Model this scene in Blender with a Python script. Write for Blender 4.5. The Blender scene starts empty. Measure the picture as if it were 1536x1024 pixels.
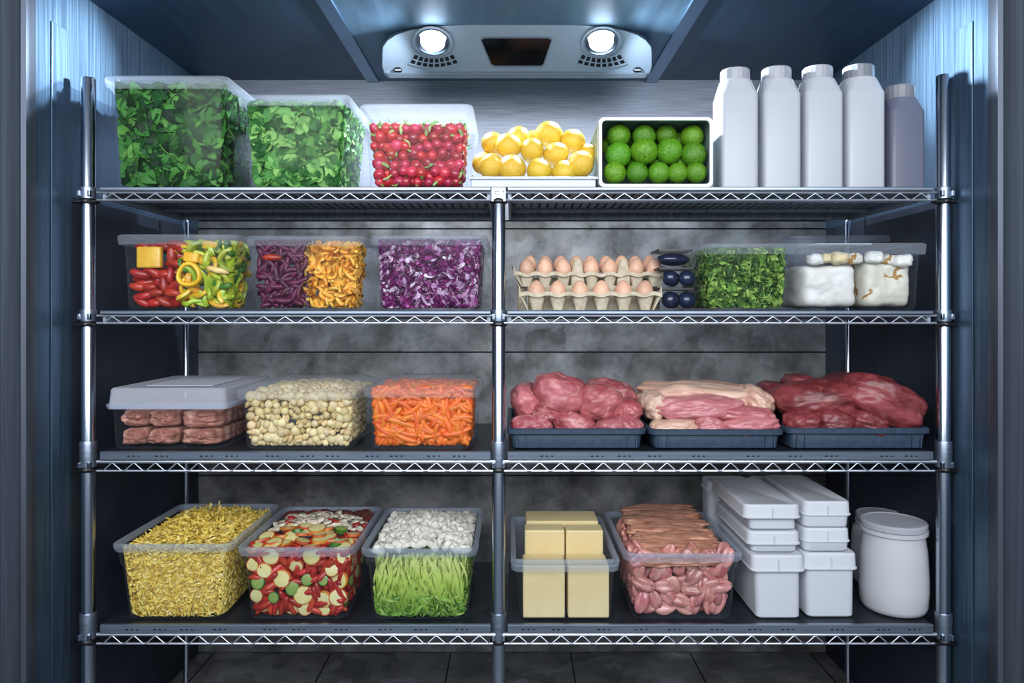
import bpy, bmesh, math, random
import numpy as np
from mathutils import Vector, Matrix, Euler, noise

random.seed(7)
rng = np.random.default_rng(11)
C = bpy.context.scene.collection
PI = math.pi

# ------------------------------------------------------------------ metrics
S = 0.0016           # metres per picture pixel in the plane of the shelf fronts
D = 1.75             # camera to shelf fronts
CX, HY = 768, 465    # vanishing point
ZC = 1.173           # eye height
def sc(d): return (D + d) / D
def X(px, d=0.0): return (px - CX) * S * sc(d)
def Z(py, d=0.0): return ZC + (HY - py) * S * sc(d)
SHELF = {1: Z(280), 2: Z(465.5), 3: Z(677), 4: Z(937)}
CEIL = ZC + 493 * S
WX = 672 * S         # side walls
DW = D * (1 / 0.70 - 1)   # back wall depth
DJ = -0.135          # front edge of the side walls

def hx(s, k=1.0):
    s = s.lstrip('#')
    v = [int(s[i:i+2], 16) / 255 for i in (0, 2, 4)]
    return tuple(min(1, k * (c / 12.92 if c <= 0.04045 else ((c + 0.055) / 1.055) ** 2.4)) for c in v) + (1,)

# ------------------------------------------------------------------ materials
def new_mat(name):
    m = bpy.data.materials.new(name); m.use_nodes = True
    nt = m.node_tree; nt.nodes.clear()
    out = nt.nodes.new('ShaderNodeOutputMaterial')
    return m, nt, out
def N(nt, t, **k):
    n = nt.nodes.new(t)
    for a, b in k.items():
        if a in n.inputs: n.inputs[a].default_value = b
        else: setattr(n, a, b)
    return n
def ramp(nt, stops, src):
    r = nt.nodes.new('ShaderNodeValToRGB'); e = r.color_ramp.elements
    while len(e) < len(stops): e.new(0.5)
    for i, (p, c) in enumerate(stops): e[i].position = p; e[i].color = c
    nt.links.new(src, r.inputs[0]); return r.outputs[0]
def pm(name, c1, c2=None, rough=.5, metal=0., scale=20, detail=4, stretch=(1, 1, 1), bump=0., bscale=None, objrand=0., hue=0.,
       island=None, sss=0., spec=.5, coat=0., lo=.35, hi=.65, zgrad=None, emit=None, trans=0., rvar=0., extra=None):
    m, nt, out = new_mat(name); L = nt.links.new
    p = nt.nodes.new('ShaderNodeBsdfPrincipled'); L(p.outputs[0], out.inputs[0])
    p.inputs['Roughness'].default_value = rough; p.inputs['Metallic'].default_value = metal
    p.inputs['Specular IOR Level'].default_value = spec
    p.inputs['Coat Weight'].default_value = coat; p.inputs['Coat Roughness'].default_value = .12
    if sss:
        p.inputs['Subsurface Weight'].default_value = sss; p.inputs['Subsurface Radius'].default_value = (.012, .006, .004); p.inputs['Subsurface Scale'].default_value = 1
    tc = N(nt, 'ShaderNodeTexCoord'); mp = N(nt, 'ShaderNodeMapping'); mp.inputs['Scale'].default_value = stretch
    L(tc.outputs['Object'], mp.inputs[0]); vec = mp.outputs[0]
    oi = N(nt, 'ShaderNodeObjectInfo')
    if objrand or hue:
        add = N(nt, 'ShaderNodeVectorMath', operation='ADD'); mul = N(nt, 'ShaderNodeMath', operation='MULTIPLY'); mul.inputs[1].default_value = 50
        L(oi.outputs['Random'], mul.inputs[0]); L(vec, add.inputs[0]); L(mul.outputs[0], add.inputs[1]); vec = add.outputs[0]
    col = None
    nz = N(nt, 'ShaderNodeTexNoise', Scale=scale, Detail=detail, Roughness=.6); L(vec, nz.inputs['Vector'])
    if c2 is not None and island is None and zgrad is None:
        col = ramp(nt, [(lo, c1), (hi, c2)], nz.outputs['Fac'])
    elif island is not None:
        ge = N(nt, 'ShaderNodeNewGeometry'); n = len(island)
        col = ramp(nt, [((i + .5) / n, c) for i, c in enumerate(island)], ge.outputs['Random Per Island'])
    elif zgrad is not None:
        sp = N(nt, 'ShaderNodeSeparateXYZ'); L(tc.outputs['Object'], sp.inputs[0])
        ad = N(nt, 'ShaderNodeMath', operation='MULTIPLY_ADD'); L(nz.outputs['Fac'], ad.inputs[0]); ad.inputs[1].default_value = .05
        L(sp.outputs[2], ad.inputs[2])
        col = ramp(nt, zgrad, ad.outputs[0])
    if extra is not None and col is not None: col = extra(nt, vec, col)
    if col is None: p.inputs['Base Color'].default_value = c1
    else:
        if objrand or hue:
            hs = N(nt, 'ShaderNodeHueSaturation'); L(col, hs.inputs['Color'])
            a = N(nt, 'ShaderNodeMapRange'); L(oi.outputs['Random'], a.inputs[0]); a.inputs[3].default_value = 1 - objrand; a.inputs[4].default_value = 1 + objrand
            L(a.outputs[0], hs.inputs['Value'])
            if hue:
                b = N(nt, 'ShaderNodeMath', operation='MULTIPLY'); L(oi.outputs['Random'], b.inputs[0]); b.inputs[1].default_value = 7.31
                f = N(nt, 'ShaderNodeMath', operation='FRACT'); L(b.outputs[0], f.inputs[0])
                g = N(nt, 'ShaderNodeMapRange'); L(f.outputs[0], g.inputs[0]); g.inputs[3].default_value = .5 - hue; g.inputs[4].default_value = .5 + hue
                L(g.outputs[0], hs.inputs['Hue'])
            col = hs.outputs[0]
        L(col, p.inputs['Base Color'])
    if bump:
        nb = N(nt, 'ShaderNodeTexNoise', Scale=bscale or scale, Detail=5, Roughness=.6); L(vec, nb.inputs['Vector'])
        b = N(nt, 'ShaderNodeBump', Strength=bump, Distance=.004); L(nb.outputs['Fac'], b.inputs['Height']); L(b.outputs[0], p.inputs['Normal'])
    if rvar:
        a = N(nt, 'ShaderNodeMapRange'); L(nz.outputs['Fac'], a.inputs[0]); a.inputs[1].default_value = .3; a.inputs[2].default_value = .7
        a.inputs[3].default_value = max(.02, rough - rvar); a.inputs[4].default_value = rough + rvar; L(a.outputs[0], p.inputs['Roughness'])
    if emit: p.inputs['Emission Color'].default_value = emit[0]; p.inputs['Emission Strength'].default_value = emit[1]
    if trans:
        tr = N(nt, 'ShaderNodeBsdfTranslucent'); mx = N(nt, 'ShaderNodeMixShader'); mx.inputs[0].default_value = trans
        if col is None: tr.inputs[0].default_value = c1
        else: L(col, tr.inputs[0])
        L(p.outputs[0], mx.inputs[1]); L(tr.outputs[0], mx.inputs[2]); L(mx.outputs[0], out.inputs[0])
    return m
def plastic(name, haze, tint=(.95, .97, 1, 1), milk=(.75, .82, .92, 1), rough=.08, refl=.28, base=.010, edge=0.0):
    m, nt, out = new_mat(name); L = nt.links.new
    tr = N(nt, 'ShaderNodeBsdfTransparent'); tr.inputs[0].default_value = tint
    df = N(nt, 'ShaderNodeBsdfDiffuse'); df.inputs[0].default_value = milk
    tl = N(nt, 'ShaderNodeBsdfTranslucent'); tl.inputs[0].default_value = milk
    gl = N(nt, 'ShaderNodeBsdfGlossy'); gl.inputs['Roughness'].default_value = rough
    a = N(nt, 'ShaderNodeMixShader'); a.inputs[0].default_value = .35; L(df.outputs[0], a.inputs[1]); L(tl.outputs[0], a.inputs[2])
    lw = N(nt, 'ShaderNodeLayerWeight'); lw.inputs['Blend'].default_value = .5
    pw = N(nt, 'ShaderNodeMath', operation='POWER'); L(lw.outputs['Facing'], pw.inputs[0]); pw.inputs[1].default_value = 3.5
    hz = N(nt, 'ShaderNodeMath', operation='MULTIPLY_ADD'); L(pw.outputs[0], hz.inputs[0]); hz.inputs[1].default_value = edge; hz.inputs[2].default_value = haze
    b = N(nt, 'ShaderNodeMixShader'); L(hz.outputs[0], b.inputs[0]); L(tr.outputs[0], b.inputs[1]); L(a.outputs[0], b.inputs[2])
    fr = N(nt, 'ShaderNodeMath', operation='MULTIPLY_ADD'); L(pw.outputs[0], fr.inputs[0]); fr.inputs[1].default_value = refl; fr.inputs[2].default_value = base
    c = N(nt, 'ShaderNodeMixShader'); L(fr.outputs[0], c.inputs[0]); L(b.outputs[0], c.inputs[1]); L(gl.outputs[0], c.inputs[2]); L(c.outputs[0], out.inputs[0])
    return m

CLEAR = plastic('clear_plastic', .010, edge=.08, rough=.14)
CLEARLID = plastic('clear_lid_plastic', .15, edge=.25, rough=.12)
RIM = plastic('rim_plastic', .24, edge=.3, rough=.16, milk=(.7, .8, .95, 1))
MILKY = plastic('milky_lid_plastic', .62, edge=.3, rough=.25, milk=(.72, .75, .84, 1))
FROST = plastic('frosted_plastic', .03, edge=.25, rough=.12)

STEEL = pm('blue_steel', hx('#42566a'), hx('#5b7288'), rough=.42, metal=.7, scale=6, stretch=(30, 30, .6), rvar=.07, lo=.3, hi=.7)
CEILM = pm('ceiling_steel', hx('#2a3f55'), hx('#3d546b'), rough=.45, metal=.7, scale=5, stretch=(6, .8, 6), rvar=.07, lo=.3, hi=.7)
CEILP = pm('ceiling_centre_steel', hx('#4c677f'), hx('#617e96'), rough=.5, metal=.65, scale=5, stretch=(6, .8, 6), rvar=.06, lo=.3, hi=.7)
TRIMM = pm('trim_steel', hx('#6f8ca6'), rough=.3, metal=1)
JAMB = pm('jamb_paint', hx('#4a505c'), hx('#555d6a'), rough=.45, metal=.6, scale=4, stretch=(20, 20, .5))
BRUSH = pm('brushed_back_steel', hx('#8b929f'), hx('#a4abba'), rough=.38, metal=.6, scale=4, stretch=(2, 1, 60), rvar=.06)
def mottle_extra(nt, vec, col):
    v = N(nt, 'ShaderNodeTexVoronoi', Scale=16); w = N(nt, 'ShaderNodeTexNoise', Scale=7, Detail=6)
    nt.links.new(vec, w.inputs['Vector'])
    ad = N(nt, 'ShaderNodeMixRGB', blend_type='MIX'); ad.inputs[0].default_value = .25
    nt.links.new(vec, ad.inputs[1]); nt.links.new(w.outputs['Color'], ad.inputs[2]); nt.links.new(ad.outputs[0], v.inputs['Vector'])
    mx = N(nt, 'ShaderNodeMixRGB', blend_type='OVERLAY'); mx.inputs[0].default_value = .3
    nt.links.new(col, mx.inputs[1]); nt.links.new(v.outputs['Color'], mx.inputs[2])
    bw = N(nt, 'ShaderNodeHueSaturation', Saturation=.12); nt.links.new(mx.outputs[0], bw.inputs['Color'])
    return bw.outputs[0]
MOTTLE = pm('mottled_panel', hx('#4c4f58'), hx('#8e9199'), rough=.5, metal=.3, scale=9, detail=10, lo=.36, hi=.68, rvar=.08, extra=mottle_extra)
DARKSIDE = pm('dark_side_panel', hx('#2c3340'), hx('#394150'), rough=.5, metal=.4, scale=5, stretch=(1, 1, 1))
TILE = pm('slate_floor', hx('#36435a'), hx('#5c6d88'), rough=.45, scale=7, detail=9, rvar=.1, extra=mottle_extra)
GROUT = pm('dark_seam', hx('#0c0f14'), rough=.7)
CHROME = pm('chrome', hx('#b9c2d0'), rough=.2, metal=1)
WIRE = pm('wire_chrome', hx('#d3dae6'), rough=.28, metal=.85)
BANDM = pm('shelf_edge_steel', hx('#8793a5'), hx('#a0acbc'), rough=.34, metal=.9, scale=5, stretch=(1, 30, 30))
DECKM = pm('shelf_deck', hx('#23282f'), hx('#343a44'), rough=.42, metal=.5, scale=30)
UNDER = pm('shelf_underside', hx('#7c8592'), hx('#99a2af'), rough=.5, metal=.15, scale=8, stretch=(20, 1, 1))
BLACK = pm('black_plastic', hx('#0d0f13'), rough=.35)
HOUSE = pm('lamp_housing', hx('#7a8898'), hx('#7f8d9d'), rough=.42, metal=.25, scale=10)
HOUSE2 = pm('lamp_housing_edge', hx('#6b7683'), rough=.45, metal=.3)
GLASSB = pm('black_screen_glass', hx('#050608'), hx('#2a1708'), rough=.12, scale=9, detail=2, lo=.5, hi=.75, coat=.4)  # brown noise paints dim warm reflections into the black glass
BULB = pm('bulb', hx('#ffffff'), emit=((.86, .93, 1, 1), 16))
REFL = pm('lamp_reflector', hx('#c8d4e4'), rough=.15, metal=1)

# ------------------------------------------------------------------ mesh helpers
class MB:
    def __init__(s): s.v = []; s.f = []; s.mi = []; s.cur = 0
    def add(s, vs, fs):
        b = len(s.v); s.v.extend([tuple(v) for v in vs]); s.f.extend([tuple(i + b for i in f) for f in fs]); s.mi.extend([s.cur] * len(fs)); return s
    def box(s, x0, x1, y0, y1, z0, z1):
        v = [(x, y, z) for z in (z0, z1) for y in (y0, y1) for x in (x0, x1)]
        return s.add(v, [(0, 2, 3, 1), (4, 5, 7, 6), (0, 1, 5, 4), (2, 6, 7, 3), (0, 4, 6, 2), (1, 3, 7, 5)])
    def loft(s, rings, cap0=True, cap1=True):
        n = len(rings[0]); v = [p for r in rings for p in r]; f = []
        for k in range(len(rings) - 1):
            for i in range(n):
                j = (i + 1) % n; f.append((k*n+i, k*n+j, (k+1)*n+j, (k+1)*n+i))
        if cap0: f.append(tuple(range(n - 1, -1, -1)))
        if cap1: f.append(tuple((len(rings)-1)*n + i for i in range(n)))
        return s.add(v, f)
    def tube(s, pts, r, n=8, cap=True):
        pts = [Vector(p) for p in pts]; R = r if hasattr(r, '__len__') else [r] * len(pts); rings = []; up = None
        for i, p in enumerate(pts):
            t = (pts[min(i+1, len(pts)-1)] - pts[max(i-1, 0)]).normalized()
            if up is None: up = Vector((0, 0, 1)) if abs(t.z) < .9 else Vector((0, 1, 0))
            u = (up - t * up.dot(t)).normalized(); w = t.cross(u); up = u
            rings.append([p + (u * math.cos(2*PI*k/n) + w * math.sin(2*PI*k/n)) * R[i] for k in range(n)])
        return s.loft(rings, cap, cap)
    def lathe(s, prof, n=32, c=(0, 0), cap0=True, cap1=True):
        return s.loft([[(c[0] + r * math.cos(2*PI*k/n), c[1] + r * math.sin(2*PI*k/n), z) for k in range(n)] for r, z in prof], cap0, cap1)
    def mesh(s, name, mats, smooth=True, ang=40):
        me = bpy.data.meshes.new(name); me.from_pydata(s.v, [], s.f); me.update()
        for m in (mats if isinstance(mats, (list, tuple)) else [mats]): me.materials.append(m)
        if any(s.mi): me.polygons.foreach_set('material_index', s.mi)
        if smooth:
            me.shade_smooth()
            if ang: me.set_sharp_from_angle(angle=math.radians(ang))
        return me
    def build(s, name, mats, parent=None, loc=(0, 0, 0), smooth=True, ang=40, bevel=0):
        o = bpy.data.objects.new(name, s.mesh(name, mats, smooth, ang)); C.objects.link(o); o.location = loc
        if parent: o.parent = parent
        if bevel:
            b = o.modifiers.new('bevel', 'BEVEL'); b.width = bevel; b.segments = 3; b.limit_method = 'ANGLE'; b.angle_limit = math.radians(40)
        return o
def rr(hw, hd, r, z, n=5, cx=0, cy=0):
    r = max(1e-4, min(r, hw - 1e-4, hd - 1e-4)); o = []
    for (sx, sy, a0) in ((1, 1, 0), (-1, 1, 90), (-1, -1, 180), (1, -1, 270)):
        for k in range(n):
            a = math.radians(a0 + 90 * k / (n - 1)); o.append((cx + sx * (hw - r) + r * math.cos(a), cy + sy * (hd - r) + r * math.sin(a), z))
    return o
def tag(o, label, cat, group=None, kind=None):
    o['label'] = label; o['category'] = cat
    if group: o['group'] = group
    if kind: o['kind'] = kind
    return o
def thing(name, label, cat, loc, rz=0, group=None):
    o = bpy.data.objects.new(name, None); C.objects.link(o); o.location = loc; o.rotation_euler = (0, 0, rz); o.empty_display_size = .03
    return tag(o, label, cat, group)
def struct(mb, name, mats, **k):
    o = mb.build(name, mats, **k); o['kind'] = 'structure'; return o
def inst(me, name, label, cat, loc, rot, scale=1, group=None):
    o = bpy.data.objects.new(name, me); C.objects.link(o)
    M = rot.to_4x4() if isinstance(rot, Matrix) else Euler(rot).to_matrix().to_4x4()
    s = scale if hasattr(scale, '__len__') else (scale,) * 3
    o.matrix_world = Matrix.Translation(loc) @ M @ Matrix.Diagonal((*s, 1))
    return tag(o, label, cat, group)

# ------------------------------------------------------------------ the cold room
m = MB()
for k in range(0, 9):
    pass
m.box(-WX - .3, WX + .3, -.6, DW + .05, -.06, 0)
floor = struct(m, 'floor', TILE, smooth=False)
m = MB()
for px in (-1.02, -.62, -.21, .20, .61, 1.02): m.box(px - .002, px + .002, -.55, DW - .01, 0, .0012)
for y in (.12, .48): m.box(-WX, WX, y - .002, y + .002, 0, .0012)
struct(m, 'trim_1', GROUT, smooth=False)
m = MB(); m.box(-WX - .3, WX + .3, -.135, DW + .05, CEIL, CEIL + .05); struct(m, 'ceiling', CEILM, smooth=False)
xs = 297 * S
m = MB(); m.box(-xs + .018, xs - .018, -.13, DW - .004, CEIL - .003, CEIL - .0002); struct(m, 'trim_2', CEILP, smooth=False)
for k, sgn in enumerate((-1, 1)):
    m = MB(); a, b = sorted((sgn * (xs - .02), sgn * (xs + .022)))
    m.box(a, b, -.13, DW - .003, CEIL - .009, CEIL - .0004); struct(m, 'trim_%d' % (3 + k), TRIMM, smooth=False, bevel=.003)
# back wall: brushed upper panel, mottled lower panels with seams
m = MB(); seams = [Z(343, DW), Z(528, DW), Z(713, DW)]
ztop, zsplit = CEIL, SHELF[1] + .01
edges = [ztop, zsplit] + seams + [0]
for i in range(len(edges) - 1):
    m.cur = 0 if i == 0 else 1
    m.box(-WX - .3, WX + .3, DW, DW + .04, edges[i+1] + .0025, edges[i] - (.0025 if i else 0))
m.cur = 2; m.box(-WX - .3, WX + .3, DW + .006, DW + .05, 0, CEIL)
struct(m, 'wall_back', [BRUSH, MOTTLE, GROUT], smooth=False)
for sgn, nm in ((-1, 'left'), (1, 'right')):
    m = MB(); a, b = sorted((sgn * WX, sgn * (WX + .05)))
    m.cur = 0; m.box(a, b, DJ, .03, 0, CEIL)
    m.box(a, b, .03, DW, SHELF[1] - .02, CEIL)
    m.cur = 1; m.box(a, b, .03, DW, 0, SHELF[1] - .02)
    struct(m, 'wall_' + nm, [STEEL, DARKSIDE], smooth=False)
    # raised strip on the wall beside the front posts
    m = MB(); a, b = sorted((sgn * (WX - .004), sgn * (WX - .0003)))
    m.box(a, b, -.052, .018, 0, ZC + 421 * S)
    struct(m, 'trim_%d' % (5 if sgn < 0 else 6), STEEL, smooth=False, bevel=.0015)
    # door jamb
    m = MB(); x0 = WX - .001; prof = [(x0, DJ + .03), (x0 - .004, DJ + .004), (x0 - .002, DJ - .006), (x0 + .006, DJ - .012), (x0 + .012, DJ - .006), (x0 + .016, DJ - .004),
        (x0 + .05, DJ - .004), (x0 + .052, DJ - .001), (x0 + .056, DJ - .001), (x0 + .058, DJ - .004), (x0 + .30, DJ - .004), (x0 + .30, DJ + .03)]
    m.loft([[(sgn * x, y, z) for x, y in (prof if sgn > 0 else prof[::-1])] for z in (0, CEIL + .05)])
    struct(m, 'door_%d' % (1 if sgn < 0 else 2), JAMB, ang=30)

# ------------------------------------------------------------------ shelving unit
PD = .022                      # depth of front posts
PB = .455                      # depth of back posts
unit = thing('wire_shelving_unit', 'chrome shelving unit with four tiers in two bays, standing on the dark floor', 'shelving', (0, 0, 0))
postx = [X(132.5, PD), X(748, PD), X(1415, PD)]
def levels(px, i):
    o = MB()
ptop = [Z(117, PD), SHELF[1] - .004, Z(113, PD)]
for i, px in enumerate(postx):
    m = MB(); m.lathe([(.0162, .0005), (.0162, ptop[i] - .003), (.0145, ptop[i])], 28, (px, PD)); post = m.build('post', CHROME, unit)
    for L in (1, 2, 3, 4):
        zt = SHELF[L]; r = .0185
        if i == 1 and L == 1:
            m = MB(); m.loft([rr(.0185, .014, .003, z, 3, px, PD - .004) for z in (zt - .034, zt - .001)]); c = m.build('collar', BANDM, post)
            m = MB()
            for (a, b) in (((-.0075, -.010), (.0005, -.010)), ((-.0075, -.010), (-.0072, -.017)), ((-.0072, -.017), (-.0025, -.017)), ((.0005, -.010), (.0005, -.024)), ((.008, -.010), (.0125, -.010)), ((.0125, -.010), (.0125, -.014))):
                m.tube([(px + a[0], PD - .0185, zt + a[1]), (px + b[0], PD - .0185, zt + b[1])], .0007, 5)
            m.build('stamped_mark', BLACK, c)
        else:
            lo = zt - (.026 if L < 3 else .030); hi = zt + (.002 if L < 3 else .022)
            if L == 3: lo = zt - .045
            if L == 4: lo = zt - .044
            m = MB(); m.lathe([(r, lo), (r + .001, hi - .003), (r, hi)], 28, (px, PD)); c = m.build('collar', BANDM, post)
            m = MB()
            for sx in (-1, 1):
                m.box(px + sx * .012 - .0035, px + sx * .012 + .0035, PD - .0215, PD - .012, lo + .004, lo + .018)
            m.build('clip', CHROME, c, bevel=.001)
        lo2 = zt - (.036 if L < 3 else .05)
        m = MB(); m.lathe([(.0165, lo2 - .003), (.0215, lo2), (.0215, lo2 + .006), (.0185, lo2 + .010)], 24, (px, PD))
        if i != 1:
            m.box(px - .028, px + .028, PD - .020, PD + .004, lo2 - .001, lo2 + .005)
            m.tube([(px - .03, PD - .014, lo2 + .002), (px - .026, PD - .014, lo2 + .002)], .0045, 10)
        m.build('bracket', BLACK, post, bevel=.001)
for px in (X(279, PB), X(752, PB), X(1272, PB)):
    m = MB(); m.lathe([(.0075, .0005), (.0075, SHELF[1] + .02), (.0065, SHELF[1] + .022)], 16, (px, PB)); m.build('post', CHROME, unit)
bays = [(X(150, 0), X(735.5, 0)), (X(762, 0), X(1400, 0))]
for L in (1, 2, 3, 4):
    zt = SHELF[L]
    for b, (x0, x1) in enumerate(bays):
        dk = MB(); dk.box(x0, x1, .003, .44, zt - .006, zt - .0005)
        band = .009 if L < 3 else .021
        shelf = dk.build('shelf_deck', DECKM, unit, bevel=.001)
        m = MB(); m.loft([[(x, y, z) for y, z in ((.0, zt - .002), (.002, zt), (.010, zt), (.010, zt - .004), (.006, zt - .004), (.006, zt - band), (.001, zt - band), (.0, zt - band + .002))] for x in (x0, x1)])
        m.build('front_band', BANDM, shelf, ang=25)
        if L >= 3:
            x = x0 + .03 + .12 * random.random()
            while x < x1 - .05:
                for q in range(3):
                    w = .0042 - .0008 * q
                    m = MB(); m.loft([[(x + q * .0125 + w * math.cos(a), yy, zt - .011 + .0017 * math.sin(a)) for a in [2*PI*k/10 for k in range(10)]] for yy in (-.0006, .0003)])
                    m.build('slot', BLACK, shelf, smooth=False)
                x += .055 + .08 * random.random()
        # rods and zigzag
        zr1, zr2 = (zt - .0125, zt - .0305) if L < 3 else (zt - .026, zt - .048)
        yr = .008
        m = MB(); r1 = .003 if L < 3 else .0042
        for zz, rr_ in ((zr1, r1), (zr2, .0028)): m.tube([(x0 - .012, yr, zz), (x1 + .012, yr, zz)], rr_, 8)
        m.build('rod', WIRE, shelf)
        m = MB(); n = max(2, round((x1 - x0) / (31.7 * S))); st = (x1 - x0) / n; pts = []
        a, bb = zr1 - .0035, zr2 + .001
        for k in range(n):
            xx = x0 + k * st
            pts += [(xx + .004, yr - .002, bb), (xx + st / 2 - .002, yr - .002, a), (xx + st / 2 + .002, yr - .002, a), (xx + st - .004, yr - .002, bb)]
        m.tube(pts, .00165, 6); m.build('zigzag_wire', WIRE, shelf, ang=70)
        # underside
        m = MB(); k = 0; x = x0 + .02
        while x < x1 - .02:
            m.box(x, x + .016, .03, .42, zt - .0105, zt - .0065); x += .0225
        m.build('underside_rib', UNDER, shelf, smooth=False)
        m = MB()
        for yy in (.12, .30): m.box(x0 + .01, x1 - .01, yy, yy + .012, zt - .020, zt - .0108)
        m.box(x0, x1, .426, .44, zt - .026, zt - .0065)
        for xx in (x0, x1 - .008): m.box(xx, xx + .008, .012, .425, zt - .028, zt - .0065)
        m.build('brace', UNDER, shelf, smooth=False)

# ------------------------------------------------------------------ lamp unit on the ceiling
A0 = (.257, CEIL - .001); B0 = (.4375, ZC + 347 / .80 * S)
tv = Vector((0, A0[0] - B0[0], A0[1] - B0[1])).normalized(); nv = Vector((0, tv.z, -tv.y)) * 1
if nv.z > 0: nv = -nv
P0 = Vector((0, B0[0], B0[1]))
cam = Vector((0, -D, ZC))
def FP(px, py, off=0.0):
    d = Vector((X(px) - 0, D, Z(py) - ZC)); t = (P0 + nv * off - cam).dot(nv) / d.dot(nv)
    return cam + d * t
lampu = thing('ceiling_lamp_unit', 'grey housing with two round spotlights and a dark screen, fixed under the ceiling', 'lamp', FP(776, 78))
LO = lampu.location.copy()
outl = [(582, 117), (576, 112), (572, 100), (572, 80), (573, 70), (580, 60), (592, 52), (612, 45), (640, 40), (670, 37.5), (720, 35.6), (776, 35), (832, 35.6), (880, 37.5), (912, 40),
        (938, 45), (958, 52), (970, 60), (978, 70), (979, 80), (979, 100), (975, 112), (969, 117)]
def inset(pl, kx, ky, c=(775.5, 80)): return [(c[0] + (x - c[0]) * kx, c[1] + (y - c[1]) * ky) for x, y in pl]
m = MB()
f1 = [FP(x, y, -.012) for x, y in outl]; f2 = [FP(x, y, 0) for x, y in inset(outl, .992, .97)]; f3 = [FP(x, y, 0) for x, y in inset(outl, .97, .80, (775.5, 84))]
back = [Vector((p.x * .99, p.y + max(0, CEIL - p.z) * 1.05 , CEIL - .001)) for p in f1]
ring = lambda r: [p - LO for p in r]
m.loft([ring(back), ring(f1), ring(f2), ring(f3)], True, True)
m.build('housing', HOUSE, lampu, ang=28)
m = MB(); m.loft([ring([FP(x, y, o) for x, y in ((584, 117.5), (967, 117.5), (973, 109), (578, 109))]) for o in (.0005, .006)]); m.build('lower_lip', HOUSE2, lampu, bevel=.002)
m = MB(); sp = [(722, 60), (727, 57.5), (822, 57.5), (827, 60), (815, 96), (811, 98.5), (742, 98.5), (737, 96)]
m.loft([ring([FP(x, y, o) for x, y in sp]) for o in (.0004, .0035)]); m.build('screen', GLASSB, lampu, bevel=.0008)
m = MB(); sp2 = inset(sp, 1.045, 1.1, (774.5, 78)); m.loft([ring([FP(x, y, o) for x, y in sp2]) for o in (.0002, .002)]); m.build('screen_frame', HOUSE2, lampu, bevel=.0006)
def ellip(cx, cy, r, off, n=32): 
    c = FP(cx, cy, off); return [c + Vector((1, 0, 0)) * r * math.cos(2*PI*k/n) + tv * r * math.sin(2*PI*k/n) - LO for k in range(n)]
for sx, lx in ((-1, 649), (1, 902)):
    m = MB(); m.loft([ellip(lx, 64, .059, .0005), ellip(lx, 64, .057, .005), ellip(lx, 64, .050, .007), ellip(lx, 64, .046, .003)], True, True)
    lr = m.build('lamp_ring', HOUSE, lampu, ang=30)
    m = MB(); m.loft([ellip(lx, 64, .046, .0035), ellip(lx, 64, .044, .010), ellip(lx, 64, .038, .008)], False, True); m.build('reflector', REFL, lr, ang=30)
    m = MB(); m.loft([ellip(lx, 63.5, .034, .0085), ellip(lx, 63.5, .032, .018), ellip(lx, 63.5, .022, .026), ellip(lx, 63.5, .006, .029)]); m.build('bulb', BULB, lr, ang=0)
    # vent of small slots in an arc under the lamp
    m = MB(); m2 = MB(); vx = lx + sx * 0 + (2 if sx < 0 else 0)
    def arcp(t, q): return (vx + t * (30 + 5 * q), 82 + 8 * q + (1 - t * t) * 7)
    fr_ = [arcp(-1 + 2 * k / 14, -.4) for k in range(15)] + [arcp(1 - 2 * k / 14, 1.75) for k in range(15)]
    m2.loft([ring([FP(x, y, o) for x, y in fr_]) for o in (.0003, .002)]); vent = m2.build('vent_plate', REFL if False else HOUSE, lampu, smooth=False)
    for row, q0, q1 in ((0, -.1, .62), (1, .85, 1.45)):
        for k in range(8):
            t0 = -1 + 2 * (k + .15) / 8; t1 = -1 + 2 * (k + .85) / 8
            m.loft([ring([FP(*arcp(t, q), o) for t, q in ((t0, q0), (t0, q1), (t1, q1), (t1, q0))]) for o in (.0018, .0024)])
    m.build('vent_slot', BLACK, vent, smooth=False)
    sxp = 597 if sx < 0 else 956
    m = MB(); m.loft([ellip(sxp, 105, .0125, .0005, 16), ellip(sxp, 105, .0115, .004, 16)]); s_ = m.build('screw', GROUT, lampu)
    m = MB(); c_ = FP(sxp, 105, .0045) - LO; m.box(c_.x - .009, c_.x + .009, c_.y - .0012, c_.y + .0012, c_.z - .001, c_.z + .001); m.build('screw_slot', HOUSE, s_)
    la = bpy.data.lights.new('lamp', 'SPOT'); la.shadow_soft_size = .016; la.energy = 36; la.color = (.80, .90, 1); la.spot_size = math.radians(172); la.spot_blend = .5
    lo_ = bpy.data.objects.new('lamp_light', la); C.objects.link(lo_); lo_.location = FP(lx, 64, .036)
    lo_.rotation_euler = (Vector((sx * .5, -.2, -.8))).to_track_quat('-Z', 'Y').to_euler()
    lb_ = bpy.data.lights.new('added_wall_spot', 'SPOT'); lb_.shadow_soft_size = .02; lb_.energy = 210; lb_.color = (.72, .87, 1); lb_.spot_size = math.radians(30); lb_.spot_blend = 1  # extra spot added beside each lamp to put a bright patch on the side wall
    ob_ = bpy.data.objects.new('added_wall_spot_light', lb_); C.objects.link(ob_); ob_.location = lo_.location + Vector((sx * .04, -.01, -.005))
    ob_.rotation_euler = (Vector((sx * WX, .06, ZC + .61)) - ob_.location).to_track_quat('-Z', 'Y').to_euler()

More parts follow.
